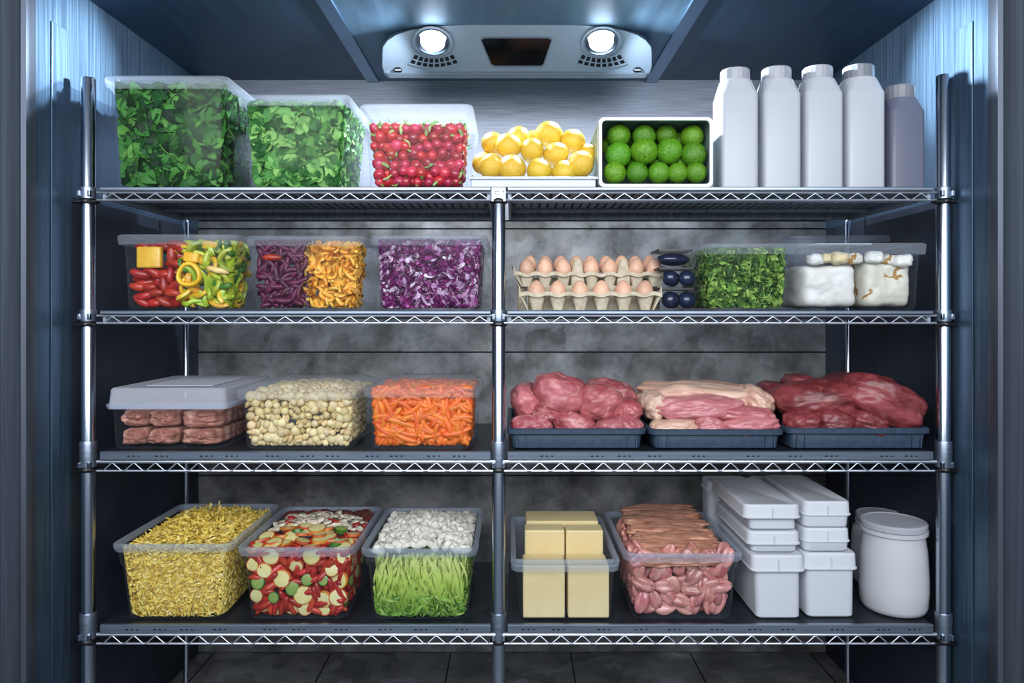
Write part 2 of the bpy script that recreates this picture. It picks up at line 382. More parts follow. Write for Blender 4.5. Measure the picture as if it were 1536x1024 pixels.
# ------------------------------------------------------------------ bins
class Bin: pass
def make_bin(name, label, bx, tx, yt, shelf, d0=.015, depth=.30, rim=18, lid=None, step=None, body=None, group=None, rimmat=None, lidmat=None, r=.018, zoff=0):
    b = Bin(); b.r = r; b.z0 = SHELF[shelf] + .0012 + zoff; b.d0 = d0
    zt = Z(yt, d0); b.h = zt - b.z0
    tx0, tx1 = X(tx[0], d0), X(tx[1], d0); b.cx = (tx0 + tx1) / 2
    b.hwt = (tx1 - tx0) / 2; b.hwb = (X(bx[1], d0) - X(bx[0], d0)) / 2
    b.hdt = depth / 2; b.hdb = depth / 2 - .4 * (b.hwt - b.hwb) - .002; b.cy = d0 + depth / 2
    root = thing(name, label, 'food container', (b.cx, b.cy, b.z0), 0, group); b.root = root; h = b.h
    b.shx = (X(bx[0], d0) + X(bx[1], d0)) / 2 - b.cx      # bottom offset
    def hw(z): return b.hwb + (b.hwt - b.hwb) * z / h
    def hd(z): return b.hdb + (b.hdt - b.hdb) * z / h
    def ox(z): return b.shx * (1 - z / h)
    b.hw, b.hd, b.ox = hw, hd, ox; b.lidded = lid in ('flat', 'dome'); b.dome = lid == 'dome'
    R = lambda z, e=0.0, rad=r: rr(hw(z) + e, hd(z) + e, rad, z, 5, ox(z))
    rh = rim * S
    rings = [rr(hw(0) - .010, hd(0) - .010, r * .7, 0, 5, ox(0)), rr(hw(0) - .003, hd(0) - .003, r * .9, .0025, 5, ox(0)), R(.010)]
    for k in (.35, .6): rings.append(R(h * k))
    if step: rings += [R(h - step - .003), R(h - step, .004)]
    rings += [R(h - rh, .004 if step else 0), R(h - .004, .004 if step else 0)]
    m = MB(); m.loft(rings, True, False); m.build('body', body or CLEAR, root, ang=50)
    e = .011
    m = MB(); rw = rings[-1]
    if lid is None or lid == 'skirt':
        m.loft([R(h - rh, e - .002), R(h - rh * .5, e), R(h - .003, e), R(h, e - .003), R(h, .001), R(h - .003, -.001), R(h - .012, -.001)], False, False)
        m.build('rim', rimmat or RIM, root, ang=45)
    if lid == 'flat':
        m.loft([R(h - rh, e - .001), R(h - rh * .5, e), R(h - .004, e), R(h, e - .004), R(h, -.008), R(h - .005, -.012), R(h - .005, -.05)], False, True)
        m.build('lid', lidmat or CLEARLID, root, ang=35)
    if lid == 'dome':
        m.loft([R(h - rh, e - .001), R(h - rh * .5, e), R(h - .004, e), R(h, e - .004), R(h, -.004), R(h + .005, -.010), R(h + .011, -.022), R(h + .012, -.06)], False, True)
        m.build('lid', lidmat or CLEARLID, root, ang=35)
    return b
def shell(b, step, zt=None, faces='fst', layers=2, inset=.008, jit=.35, x01=(0, 1), bulge=0.0, dens=None, both=False, z0=0.0, y01=(0, 1), sy=1.0, tl=1):
    """points just inside the walls a viewer sees: front, the side facing the middle, and the top of the fill"""
    out = []; zt = zt or b.h * .85; st = step
    def jj(s=1): return (random.random() - .5) * 2 * jit * st * s
    for l in range(layers):
        dl = inset + l * st * .75
        if 'f' in faces:
            nz = max(1, int((zt - inset - z0) / (st * .87)))
            for iz in range(nz + 1):
                z = z0 + inset + (zt - inset - z0) * (iz + .0) / max(1, nz); w = b.hw(min(z, b.h)) - inset
                xa, xb = -w + 2 * w * x01[0], -w + 2 * w * x01[1]; nx = max(1, int((xb - xa) / st))
                for ix in range(nx + 1):
                    x = xa + (xb - xa) * (ix + .5 * ((iz + l) % 2)) / nx
                    if x > xb + 1e-6: continue
                    x = min(xb, max(xa, x + jj())); zz = min(zt, max(inset * .8, z + jj()))
                    out.append((Vector((b.cx + b.ox(zz) + x, b.cy - b.hd(zz) + dl, b.z0 + zz)), Vector((0, -1, 0)), 'f', l))
        if 's' in faces:
            for sg in ((-1, 1) if both else ((-1,) if b.cx > 0 else (1,))):
                if (sg < 0 and x01[0] > 0) or (sg > 0 and x01[1] < 1): continue
                nz = max(1, int((zt - inset - z0) / (st * .87))); 
                for iz in range(nz + 1):
                    z = z0 + inset + (zt - inset - z0) * iz / nz; q = b.hd(z) - inset; ny = max(1, int(2 * q / st))
                    for iy in range(1, ny + 1):
                        y = -q + 2 * q * iy / ny + jj(); y = min(q, y); zz = min(zt, max(inset * .8, z + jj()))
                        if y > -q + 2 * q * sy: continue
                        out.append((Vector((b.cx + b.ox(zz) + sg * (b.hw(zz) - dl), b.cy + y, b.z0 + zz)), Vector((sg, 0, 0)), 's', l))
        if 't' in faces and l < tl:
            w = b.hw(zt) - inset; q = b.hd(zt) - inset
            xa, xb = -w + 2 * w * x01[0], -w + 2 * w * x01[1]; nx = max(1, int((xb - xa) / st)); ny = max(1, int(2 * q / (st * .87)))
            for iy in range(ny + 1):
                if not y01[0] <= iy / ny <= y01[1]: continue
                for ix in range(nx + 1):
                    x = xa + (xb - xa) * (ix + .5 * ((iy + l) % 2)) / nx
                    if x > xb + 1e-6: continue
                    x = min(xb, max(xa, x + jj())); y = min(q, max(-q, -q + 2 * q * iy / ny + jj()))
                    bz = bulge * (1 - (x / (w + 1e-6)) ** 2) * (1 - (y / q) ** 2)
                    out.append((Vector((b.cx + b.ox(zt) + x, b.cy + y, b.z0 + zt + bz - l * st * .7 + jj(.5))), Vector((0, 0, 1)), 't', l))
    out.sort(key=lambda t: (t[3], 'fts'.index(t[2]), random.random()))
    return out
def basis(n, ang, tilt=0.0):
    """columns: long axis in the plane across n at angle ang, then sideways, then n, tipped by a random tilt"""
    n = n.normalized(); ref = Vector((1, 0, 0)) if abs(n.x) < .9 else Vector((0, 1, 0))
    t = (ref - n * ref.dot(n)).normalized(); b = n.cross(t); u = t * math.cos(ang) + b * math.sin(ang)
    w = n.cross(u); M = Matrix((u, w, n)).transposed()
    if tilt: M = M @ Euler((random.gauss(0, tilt), random.gauss(0, tilt), 0)).to_matrix()
    return M
CNT = {}; OVER = {}; EXT = {}
def binst(b, me, name, label, cat, p, R, k=1, group=None, cap=300):
    """one piece of food kept inside the walls of bin b; past 300 of a kind the rest become one mass"""
    if me.name not in EXT:
        a = np.array([v.co[:] for v in me.vertices]); EXT[me.name] = (a, [list(f.vertices) for f in me.polygons])
    V, F = EXT[me.name]; W = (V * k) @ np.array(R).T; lo, hi = W.min(0), W.max(0); m = .0035
    z = max(p.z, b.z0 + .005 - lo[2])
    if b.lidded: z = min(z, b.z0 + b.h + (.006 if b.dome else -.008) - hi[2])
    m += max(0, .012 - (z + lo[2] - b.z0)) * .9; t = max(0, min(b.h, z + lo[2] - b.z0)); hw, hd = b.hw(t) - m, b.hd(t) - m; cx = b.cx + b.ox(t)
    x = min(max(p.x, cx - hw - lo[0]), cx + hw - hi[0]); y = min(max(p.y, b.cy - hd - lo[1]), b.cy + hd - hi[1])
    CNT[name] = CNT.get(name, 0) + 1
    if CNT[name] > cap:
        o = OVER.setdefault(name, (Stuff(), me.materials[0], label, cat, b)); st = o[0]; n0 = st.n
        st.V.append(W + np.array((x, y, z))); st.F.extend([[i + n0 for i in f] for f in F]); st.n += len(V); return None
    return inst(me, name, label, cat, (x, y, z), R, k, group)
def flush_over():
    for name, (st, mat, label, cat, b) in OVER.items():
        st.clamp(b)
        st.build(name.replace('piece', 'pieces') if 'piece' in name else name + 's', mat, 'the further layers behind and under each ' + label, cat, None, (b.cx, b.cy, b.z0))
class Stuff:
    def __init__(s): s.V = []; s.F = []; s.n = 0
    def add(s, V, F, R, p, k=1.0):
        V = (V * k) @ np.array(R).T + np.array(p); s.V.append(V); s.F.extend((F + s.n).tolist()); s.n += len(V)
    def clamp(s, b, m=.0035):
        for i, v in enumerate(s.V):      # slide each piece inward until it fits, then flatten what still touches the wall
            t = min(1, max(0, (v[:, 2].mean() - b.z0) / b.h)); hw = b.hwb + (b.hwt - b.hwb) * t - m; hd = b.hdb + (b.hdt - b.hdb) * t - m; ox = b.cx + b.shx * (1 - t); lim = .016
            sx = min(lim, max(0, v[:, 0].max() - ox - hw)) - min(lim, max(0, ox - hw - v[:, 0].min())); sy = min(lim, max(0, v[:, 1].max() - b.cy - hd)) - min(lim, max(0, b.cy - hd - v[:, 1].min()))
            s.V[i] = v - np.array((sx, sy, -min(lim, max(0, b.z0 + .004 - v[:, 2].min()))))
        V = np.concatenate(s.V); z = np.maximum(V[:, 2], b.z0 + .004); t = np.clip((z - b.z0) / b.h, 0, 1); m = m + np.clip(.012 - (z - b.z0), 0, .012) * .9; z = np.minimum(z, b.z0 + b.h - .008) if getattr(b, 'lidded', False) else z
        hw = b.hwb + (b.hwt - b.hwb) * t - m; hd = b.hdb + (b.hdt - b.hdb) * t - m; ox = b.cx + b.shx * (1 - t)
        dx = V[:, 0] - ox; dy = V[:, 1] - b.cy; lx = np.abs(dx) > hw
        dx = np.clip(dx, -hw, hw); dy = np.clip(dy, -hd, hd)
        # keep clear of the rounded corners
        r = b.r; cxn = np.abs(dx) - (hw - r); cyn = np.abs(dy) - (hd - r); c = (cxn > 0) & (cyn > 0); L = np.hypot(cxn, cyn) + 1e-9; k = np.where(c & (L > r), r / L, 1)
        dx = np.where(c, np.sign(dx) * (hw - r + cxn * k), dx); dy = np.where(c, np.sign(dy) * (hd - r + cyn * k), dy)
        s.V = [np.stack([ox + dx, b.cy + dy, z], 1)]; return s
    def core(s, b, zt, inset):
        m = MB(); m.loft([rr(b.hw(z) - inset, b.hd(z) - inset, b.r, z, 5, b.ox(z)) for z in (inset, zt * .5, zt - inset)])
        n0 = s.n; s.V.append(np.array(m.v) + np.array((b.cx, b.cy, b.z0))); s.F.extend([[i + n0 for i in f] for f in m.f]); s.n += len(m.v); return s
    def build(s, name, mat, label, cat, parent=None, origin=(0, 0, 0)):
        me = bpy.data.meshes.new(name); o3 = np.array(origin)
        me.from_pydata((np.concatenate(s.V) - o3).tolist(), [], s.F); me.update(); me.materials.append(mat); me.shade_smooth()
        o = bpy.data.objects.new(name, me); C.objects.link(o); o.location = origin
        if parent: o.parent = parent
        tag(o, label, cat, None, 'stuff'); return o
def grid_faces(a, b): return np.array([(i*b+j, i*b+j+1, (i+1)*b+j+1, (i+1)*b+j) for i in range(a-1) for j in range(b-1)])
def leaf(L, W, curl, cup, tip=.9, wav=.0, na=7, nb=4, seed=0):
    r = np.random.default_rng(seed); V = []
    for i in range(na):
        t = i / (na - 1); w = W * max(.04, math.sin(PI * min(.98, t ** tip * .97 + .02))) ** .7
        for j in range(nb):
            q = -1 + 2 * j / (nb - 1)
            V.append((L * (t - .5), w * q * .5, curl * L * ((t - .5) ** 2) * 2 + cup * w * q * q + wav * L * math.sin(5 * t + 3 * q + seed) + r.normal(0, .01 * L)))
    return np.array(V), grid_faces(na, nb)
def ribbon(pts, w, tw0=0, tw1=0):
    P = np.array(pts); n = len(P); T = np.gradient(P, axis=0); T /= np.linalg.norm(T, axis=1)[:, None] + 1e-9; V = []
    for i in range(n):
        a = np.cross(T[i], (0, 0, 1)); a /= np.linalg.norm(a) + 1e-9; b = np.cross(T[i], a); g = tw0 + (tw1 - tw0) * i / (n - 1)
        s_ = a * math.cos(g) + b * math.sin(g); ww = w * (.5 + .5 * math.sin(PI * (i + .6) / (n + .2))); V += [P[i] - s_ * ww / 2, P[i] + s_ * ww / 2]
    return np.array(V), grid_faces(n, 2)
def curlstrip(L, w, k, seed, n=8, z=.25):
    r = np.random.default_rng(seed); a = r.uniform(0, 6.28); p = np.zeros(3); P = [p.copy()]; kk = r.normal(0, k); el = 0
    for i in range(n - 1):
        p = p + np.array((math.cos(a), math.sin(a), z * math.sin(i * 1.1 + seed))) * L / (n - 1); a += kk + r.normal(0, .25); P.append(p.copy())
    P = np.array(P) - np.mean(P, axis=0)
    return ribbon(P, w, r.uniform(0, 3), r.uniform(0, 5))

GREENS = [hx(c) for c in ('#0e2a0d', '#173d14', '#22541c', '#34702a', '#4f8f38', '#255a24', '#123414', '#5f9a40')]
GREENS2 = [hx(c) for c in ('#255c24', '#3c7d32', '#5b9c46', '#7cb85a', '#98c96a', '#4a8c3c', '#2c6a2c')]
GREENS3 = [hx(c) for c in ('#35521f', '#527a2e', '#6f9a3c', '#8fb450', '#a3bd5e', '#45702b', '#2f4f20')]
SPIN = pm('spinach_leaf', None, rough=.55, spec=.22, island=GREENS, trans=.12)
CRESS = pm('cress_leaf', None, rough=.55, spec=.22, island=GREENS2, trans=.15)
HERB = pm('herb_leaf', None, rough=.55, spec=.22, island=GREENS3, trans=.12)
SPRIG = pm('sprig', None, rough=.5, island=[hx('#6f9d45'), hx('#9cc46c'), hx('#b9d68c'), hx('#4c7a33')], trans=.15)

# --- top shelf: leaf greens
def leafbin(b, mat, temps, step, layers, zt, name, label, cat, size=(.7, 1.2), tilt=.55, stems=None, bulge=.015):
    st = Stuff()
    for p, n, f, l in shell(b, step, zt, 'fst', layers, .012, .45, bulge=bulge):
        V, F = temps[random.randrange(len(temps))]
        st.add(V, F, basis(n, random.uniform(0, 6.28), tilt), p, random.uniform(*size))
    if stems:
        for p, n, f, l in shell(b, step * 3.2, zt, 'fs', 1, .007, .45):
            V, F = curlstrip(.05, .0022, .12, random.randrange(9999)); st.add(V, F, basis(n, random.uniform(0, 6.28), .15), p)
    st.clamp(b); st.core(b, zt, .035)
    return st.build(name, mat, label, cat, None, (b.cx, b.cy, b.z0))
T1 = [leaf(.054, .038, random.uniform(-.5, .5), random.uniform(-.25, .25), .85, .04, seed=k) for k in range(8)]
b = make_bin('clear_food_bin', 'tall clear lidded bin of dark spinach leaves, first on the top shelf beside the post', (172, 334), (163, 337), 115, 1, depth=.30, rim=20, lid='flat')
leafbin(b, SPIN, T1, .0185, 3, b.h * .89, 'spinach_leaves', 'dark green spinach leaves packed in the tall bin by the post', 'spinach', (.7, 1.15), .38, True, .01)
T2 = [leaf(.036, .036, random.uniform(-.5, .5), random.uniform(-.3, .3), .7, .03, seed=k + 20) for k in range(8)]
b = make_bin('clear_food_bin', 'clear lidded bin of light green watercress between spinach and radishes', (371, 507), (363, 519), 143, 1, depth=.28, rim=17, lid='flat')
leafbin(b, CRESS, T2, .0165, 3, b.h * .90, 'watercress_leaves', 'light green round watercress leaves in the clear bin beside the radishes', 'watercress', (.6, 1.15), .42, True, .012)

# ------------------------------------------------------------------ lumps and small food
def ico(sub=3):
    bm = bmesh.new(); bmesh.ops.create_icosphere(bm, subdivisions=sub, radius=1); v = [x.co.copy() for x in bm.verts]; f = [[y.index for y in x.verts] for x in bm.faces]; bm.free(); return v, f
ICO = {k: ico(k) for k in (1, 2, 3, 4, 5)}
def lump(hx_, hy_, hz_, amp=.12, fr=1.6, seed=0, sub=4, sq=1.0, fine=.03, ffr=6, fn=None):
    v, f = ICO[sub]; m = MB(); o = []
    for p in v:
        e = 2 / sq; q = p / (abs(p.x) ** e + abs(p.y) ** e + abs(p.z) ** e) ** (1 / e)
        d = 1 + amp * noise.fractal(p * fr + Vector((seed * 3.1, seed * 1.7, 5)), 1.0, 2.0, 2) + fine * noise.noise(p * ffr + Vector((seed, 9, 2)))
        q = q * d
        if fn: q = fn(q, p)
        o.append((q.x * hx_, q.y * hy_, q.z * hz_))
    m.add(o, f); return m
def ball(r, amp=.04, seed=0, sub=2, squash=1.0, fr=1.3, tipz=0, dent=0):
    v, f = ICO[sub]; m = MB(); o = []
    for p in v:
        d = 1 + amp * noise.noise(p * fr + Vector((seed, 3, 1)))
        q = p * d; z = q.z * squash
        if tipz: z += tipz * max(0, abs(p.z) - .8) ** 1.5 * math.copysign(6, p.z)
        if dent and p.z > 0: z -= dent * math.exp(-((p.x ** 2 + p.y ** 2) / .05))
        o.append((q.x * r, q.y * r, z * r))
    return m.add(o, f)
def stick(L, r0, r1, bend, seed=0, n=7, sides=8, flat=1.0, lump_=.06, blunt=.45):
    rg = random.Random(seed); pts = []; R = []
    for i in range(n):
        t = i / (n - 1); pts.append((L * (t - .5), bend * L * (1 - (2 * t - 1) ** 2), rg.gauss(0, .01) * L))
        R.append((r0 + (r1 - r0) * t) * (1 + rg.uniform(-lump_, lump_)) * min(1, (max(.12, math.sin(PI * (.06 + .88 * t)))) ** blunt))
    m = MB(); m.tube(pts, R, sides)
    if flat != 1: m.v = [(x, y, z * flat) for x, y, z in m.v]
    return m

# --- radishes
RAD = pm('radish_skin', hx('#a3132a'), hx('#d63a4a'), rough=.22, scale=30, objrand=.35, hue=.012, coat=.3)
b = make_bin('clear_food_bin', 'clear bin of red radishes with leafy bits beside the lemons', (553, 697), (546, 703), 157, 1, depth=.28, rim=24, lid='flat')
rads = []
for k in range(4):
    m = ball(.0145, .08, k, 2, 1.0 + .1 * (k % 2)); m.tube([(0, 0, -.0135), (.001, 0, -.017), (.003, .001, -.021)], [.0022, .001, .0004], 5); rads.append(m.mesh('radish', RAD, ang=0))
for p, n, f, l in shell(b, .0248, b.h * .74, 'fst', 3, .0165, .22, y01=(0, .3), sy=.4):
    binst(b, rads[random.randrange(4)], 'radish', 'small round red radish packed in the clear bin beside the lemons', 'radish', p, Euler((random.uniform(0, 6), random.uniform(0, 6), 0)).to_matrix(), random.uniform(.8, 1.08), 'radishes in the clear bin')
st = Stuff()
TS = [leaf(.03, .010, random.uniform(-1, 1), .2, .9, .08, seed=k + 50) for k in range(5)]
for p, n, f, l in shell(b, .026, b.h * .76, 'ft', 1, .005, .5):
    if f == 'f' and random.random() < .45: continue
    V, F = TS[random.randrange(5)]; st.add(V, F, basis(n, random.uniform(0, 6.28), .5), p, random.uniform(.5, 1.0))
for k in range(150):
    V, F = curlstrip(random.uniform(.02, .06), .003, .15, k); w = b.hw(b.h) - .02
    st.add(V, F, Euler((random.uniform(-.6, .6) + (PI/2 if k % 3 else 0), random.uniform(-.5, .5), random.uniform(0, 6))).to_matrix(), (b.cx + random.uniform(-w, w), b.cy + random.uniform(-.12, .10), b.z0 + b.h * .74 + random.uniform(0, .022)))
st.clamp(b); st.build('radish_greens', SPRIG, 'pale green leaf shreds among the red radishes', 'leaves', None, (b.cx, b.cy, b.z0))

# --- lemons in a shallow tray
WTRAY = pm('grey_white_tray', hx('#c3c9d4'), rough=.35)
LEM = pm('lemon_skin', hx('#d6ab26'), hx('#e3c24a'), rough=.36, scale=9, bump=.25, bscale=160, objrand=.06, hue=.006, sss=.1)
def opentray(name, label, x0, x1, ylip, shelf, d0, depth, hside, mat, cat='tray', th=.003):
    zt = SHELF[shelf] + .0012; xa, xb = X(x0, d0), X(x1, d0); cx = (xa + xb) / 2; hw = (xb - xa) / 2; hl = Z(ylip, d0) - zt
    root = thing(name, label, cat, (cx, d0 + depth / 2, zt)); q = depth / 2
    m = MB(); m.box(-hw, hw, -q, q, 0, th); m.box(-hw, hw, -q, -q + th, 0, hl); m.box(-hw, hw, q - th, q, 0, hside)
    for s_ in (-1, 1):
        a, bb = sorted((s_ * hw, s_ * (hw - th)))
        m.loft([[(x, -q, 0), (x, q, 0), (x, q, hside), (x, -q * .55, hside), (x, -q, hl)] for x in (a, bb)])
    m.build('tray_body', mat, root, smooth=False, bevel=.001)
    m = MB(); m.box(-hw - .005, hw + .005, -q - .006, -q, hl - .007, hl); m.build('front_lip', mat, root, bevel=.0015)
    return root
opentray('shallow_tray', 'shallow pale grey tray under the heap of lemons', 706, 894, 265, 1, .018, .26, .042, WTRAY)
lem = [ball(1, .05, k, 3, 1.06, 1.2, .012).mesh('lemon', LEM, ang=0) for k in range(4)]
LEMS = [(823, 201.6, 19.5, .14, 'topmost lemon crowning the heap'), (859, 212.5, 18.5, .14, 'lemon in the heap beside and just below the topmost one, toward the limes'), (739.5, 215, 17, .14, 'upper lemon at the radish end of the heap'),
    (763, 219, 19, .10, 'scarred lemon in the upper row, second from the radish end'), (777, 207, 17, .15, 'lemon half hidden behind the scarred upper lemon'), (799, 209, 13, .19, 'lemon mostly hidden behind the others below the topmost lemon'),
    (798, 226, 18, .10, 'brown-flecked lemon in the middle of the heap'), (834, 232, 18.5, .10, 'lemon directly below the topmost one in the heap'), (725, 245, 16.5, .13, 'lemon half hidden at the radish end of the bottom row'),
    (737, 250, 19, .064, 'bottom row lemon, second from the radish bin'), (768, 253, 21, .062, 'largest lemon in the front of the bottom row'), (809, 257, 19, .062, 'bottom row lemon with a dark speck, at the centre of the front'),
    (846, 259, 18.5, .062, 'small bottom row lemon beside the one at the lime end'), (871, 247, 20, .066, 'bottom row lemon at the lime end of the tray'), (882, 230, 14, .13, 'lemon peeking out behind the lime end of the heap')]
for i, (px, py, r, d, lb) in enumerate(LEMS):
    rz = r * S * sc(d); z = max(Z(py, d), SHELF[1] + .0048 + rz * 1.09)
    inst(lem[i % 4], 'lemon', 'yellow ' + lb, 'lemon', (X(px, d), d, z), (random.uniform(0, 6), random.uniform(0, 6), random.uniform(0, 6)), rz, 'lemons in the shallow tray')

# --- limes in an open-fronted white crate
WPLAS = pm('white_plastic', hx('#d4d9e2'), rough=.38)
LIME = pm('lime_skin', hx('#37700f'), hx('#68a024'), rough=.34, scale=7, bump=.3, bscale=120, objrand=.22, hue=.012, sss=.08)
d0, dep = .02, .24
x0, x1, z0, z1 = X(897.5, d0), X(1069.5, d0), SHELF[1] + .0012, Z(175.5, d0)
root = thing('open_front_box', 'white plastic box with open front full of green limes beside the milk bottles', 'box', ((x0 + x1) / 2, d0 + dep / 2, z0)); hw = (x1 - x0) / 2; hh = (z1 - z0) / 2
def rxz(hw, hh, r, y, cz): return [(x, y, z + cz) for x, z, _ in rr(hw, hh, r, 0, 5)]
m = MB(); q = dep / 2; t = .0045
m.loft([rxz(hw - t, hh - t, .010, -q, hh), rxz(hw, hh, .014, -q, hh), rxz(hw, hh, .014, -q + .015, hh), rxz(hw - .003, hh - .003, .014, q, hh)], False, True)
m.build('box_shell', pm('grey_green_plastic', hx('#8aa39d'), rough=.45), root, ang=40)
m = MB(); m.loft([rxz(hw - .0085, hh - .0085, .010, -q + .004, hh), rxz(hw - .0085, hh - .0085, .010, -q - .003, hh), rxz(hw - .001, hh - .001, .013, -q - .003, hh), rxz(hw + .001, hh, .014, -q + .012, hh)], False, False)
m.build('front_frame', WPLAS, root, ang=40)
lime = [ball(1, .06, k + 9, 3, 1.04, 1.4, .012).mesh('lime', LIME, ang=0) for k in range(4)]
LIMES = [(915, 220, 14, .135, 'dark lime deep in the box, behind the first limes of the upper rows'), (1003, 214, 15, .15, 'dark lime deep in the box, behind the third lime of the top row'), (975, 243, 14, .13, 'dark lime deep in the box, between the second and third bottom limes'), (938, 246, 14, .13, 'dark lime deep in the box, between the first and second bottom limes'), (1005, 248, 14, .125, 'dark lime deep in the box, between the third and fourth bottom limes'), (1024, 225, 14, .125, 'dark lime deep in the box, between the third and fourth middle limes'), (984, 226, 13, .125, 'dark lime deep in the box, between the second and third middle limes'), (1044, 220, 12, .12, 'dark lime deep in the box, at the milk bottle end'),
    (928, 204, 17.5, .078, 'lime in the top row, first from the lemons'), (966, 205, 17.5, .075, 'lime in the top row, second from the lemons'), (999, 203, 15.5, .085, 'smaller lime in the top row, third from the lemons'), (1038, 205, 17, .078, 'lime in the top row beside the milk bottle'),
    (927, 233, 19.5, .058, 'large lime in the middle row, first from the lemons'), (966, 227, 20, .055, 'large lime in the middle row, second from the lemons'), (1004, 227, 19.5, .055, 'large lime in the middle row, third from the lemons'), (1040, 232, 19, .058, 'large lime in the middle row beside the milk bottle'),
    (988.5, 246, 15, .09, 'lime tucked behind the lower front row, below the third large lime'), (955, 250, 14.5, .09, 'lime tucked behind the lower front row, below the second large lime'), (1022, 246, 14, .085, 'pale lime tucked behind the lower front row toward the milk bottles'),
    (922, 259, 16.6, .047, 'lime in the bottom row, first from the lemons'), (955.7, 259.5, 16.3, .047, 'lime in the bottom row, second from the lemons'), (988, 259.5, 16, .047, 'lime in the bottom row, third from the lemons'), (1016, 259.5, 15.5, .047, 'lime in the bottom row, fourth from the lemons'), (1044, 259, 15.5, .047, 'lime in the bottom row, at the milk bottle end'),
    (1018, 212, 13, .12, 'dark lime behind the top row, between the third lime and the milk bottle end'), (947, 214, 14, .16, 'dark lime in the gap behind the first two limes of the top row'), (1030, 247, 13, .11, 'dark lime behind the bottom row at the milk bottle end'), (986, 214, 14, .17, 'dark lime in the gap behind the second and third limes of the top row')]
for i, (px, py, r, d, lb) in enumerate(LIMES):
    rz = r * S * sc(d)
    inst(lime[i % 4], 'lime', 'green ' + lb, 'lime', (X(px, d), d, max(Z(py, d), SHELF[1] + .008 + rz * 1.07)), (random.uniform(0, 6), random.uniform(0, 6), random.uniform(0, 6)), rz, 'limes in the white box')

# --- milk bottles
MILK = pm('milk_bottle_white', hx('#b0b4bc'), rough=.36, sss=.05)
MILKG = pm('bottle_grey', hx('#5f6375'), rough=.38)
CAPM = pm('grey_cap', hx('#9a9ca6'), rough=.4)
CAPD = pm('dark_grey_cap', hx('#74777f'), rough=.42)
def bottle(name, label, fx0, fx1, ysh0, ysh1, ycap0, ytop, cr, matb, matc, d0=.03):
    zb = SHELF[1] + .0012; dd = (X(fx1, d0) - X(fx0, d0)); hw = dd / 2; dc = d0 + hw; cx = (X(fx0, d0) + X(fx1, d0)) / 2
    root = thing(name, label, 'bottle', (cx, dc, zb), 0, 'bottles on the top shelf')
    H = lambda y: Z(y, dc - hw * .3) - zb
    zs1, zs0, zc0, zt = H(ysh1), H(ysh0), H(ycap0), H(ytop); r = cr * S * sc(dc)
    m = MB(); n = 6
    def rad(r_, z): return [(x, y, z) for x, y, _ in rr(r_, r_, r_ * .98, 0, n)]
    m.loft([rr(hw - .004, hw - .004, .010, 0, n), rr(hw, hw, .012, .004, n), rr(hw, hw, .012, zs1 - .004, n), rr(hw - .0015, hw - .0015, .013, zs1, n), rr(r * 1.12, r * 1.12, r * .95, zs0, n), rad(r * .97, zs0 + .004), rad(r * .95, zc0 + .004)])
    m.build('bottle_body', matb, root, ang=32)
    m = MB(); m.lathe([(r * 1.02, zc0 - .004), (r * 1.06, zc0 - .003), (r * 1.06, zc0 - .0005), (r * .97, zc0)], 36); m.build('neck_ring', matb, root)
    m = MB(); k = 72
    ringz = lambda rr0, z, rib: [((rr0 + (rib if i % 4 < 2 else 0)) * math.cos(2*PI*i/k), (rr0 + (rib if i % 4 < 2 else 0)) * math.sin(2*PI*i/k), z) for i in range(k)]
    m.loft([ringz(r * 1.02, zc0 + .001, 0), ringz(r * 1.03, zc0 + .003, .0008), ringz(r * 1.03, zt - .003, .0008), ringz(r * .98, zt, 0)]); m.build('cap', matc, root, ang=25)
    return root
bottle('milk_bottle', 'white square milk bottle with pale ribbed cap, next to the limes', 1083, 1139, 122, 143, 125.5, 103.5, 20.5, MILK, CAPM)
bottle('milk_bottle', 'white square milk bottle, second one from the limes', 1146, 1203, 121, 142, 124, 101.5, 20.5, MILK, CAPM)
bottle('milk_bottle', 'white square milk bottle, third one from the limes', 1209.5, 1266.5, 120, 141, 122, 100, 20.5, MILK, CAPM)
bottle('milk_bottle', 'white square milk bottle with darker cap, beside the short grey bottle', 1272.5, 1329.5, 119, 140, 121, 98.5, 21, MILK, CAPD)
bottle('short_bottle', 'short grey square bottle at the post end of the top shelf', 1337, 1389.5, 150, 167, 152, 128.5, 20.5, MILKG, CAPD)

# ------------------------------------------------------------------ second shelf
REDB = pm('red_pepper', hx('#8e1a12'), hx('#bd3a28'), rough=.35, scale=25, objrand=.25, hue=.006, coat=.12)
YELB = pm('yellow_pepper', hx('#d79a1c'), hx('#e8c23c'), rough=.28, scale=18, objrand=.12, hue=.012, coat=.2)
LIMB = pm('green_pepper', hx('#8da324'), hx('#b8c23a'), rough=.28, scale=18, objrand=.25, hue=.02, coat=.2)
DGRB = pm('dark_green_pepper', hx('#2a5a1c'), hx('#4a7d26'), rough=.3, scale=18, objrand=.2)
PALEB = pm('pale_pepper', hx('#d9b26a'), hx('#e8cd8c'), rough=.35, scale=18)
b = make_bin('clear_food_bin', 'clear lidded bin split between red peppers and yellow peppers, by the post', (187, 345), (182, 352), 352, 2, depth=.30, rim=15, lid='flat', step=.0)
reds = [stick(.052, .0135, .0125, .06 * (k - 1), k, 7, 9).mesh('red_pepper_piece', REDB, ang=0) for k in range(3)]
for p, n, f, l in shell(b, .0262, b.h * .86, 'ft', 2, .015, .2, (.02, .47), y01=(0, .3)):
    if f != 's' and abs(p.x - X(225, .03)) < .05 and p.z > Z(400, .03) - .012 and p.y < .055: continue
    binst(b, reds[random.randrange(3)], 'red_pepper_piece', 'plump red pepper piece in the red half of the pepper bin', 'pepper', p, basis(n, random.gauss(0, .3) + (PI/2 if random.random() < .18 else 0), .15), random.uniform(.75, 1.05), 'red pepper pieces')
dd = .028
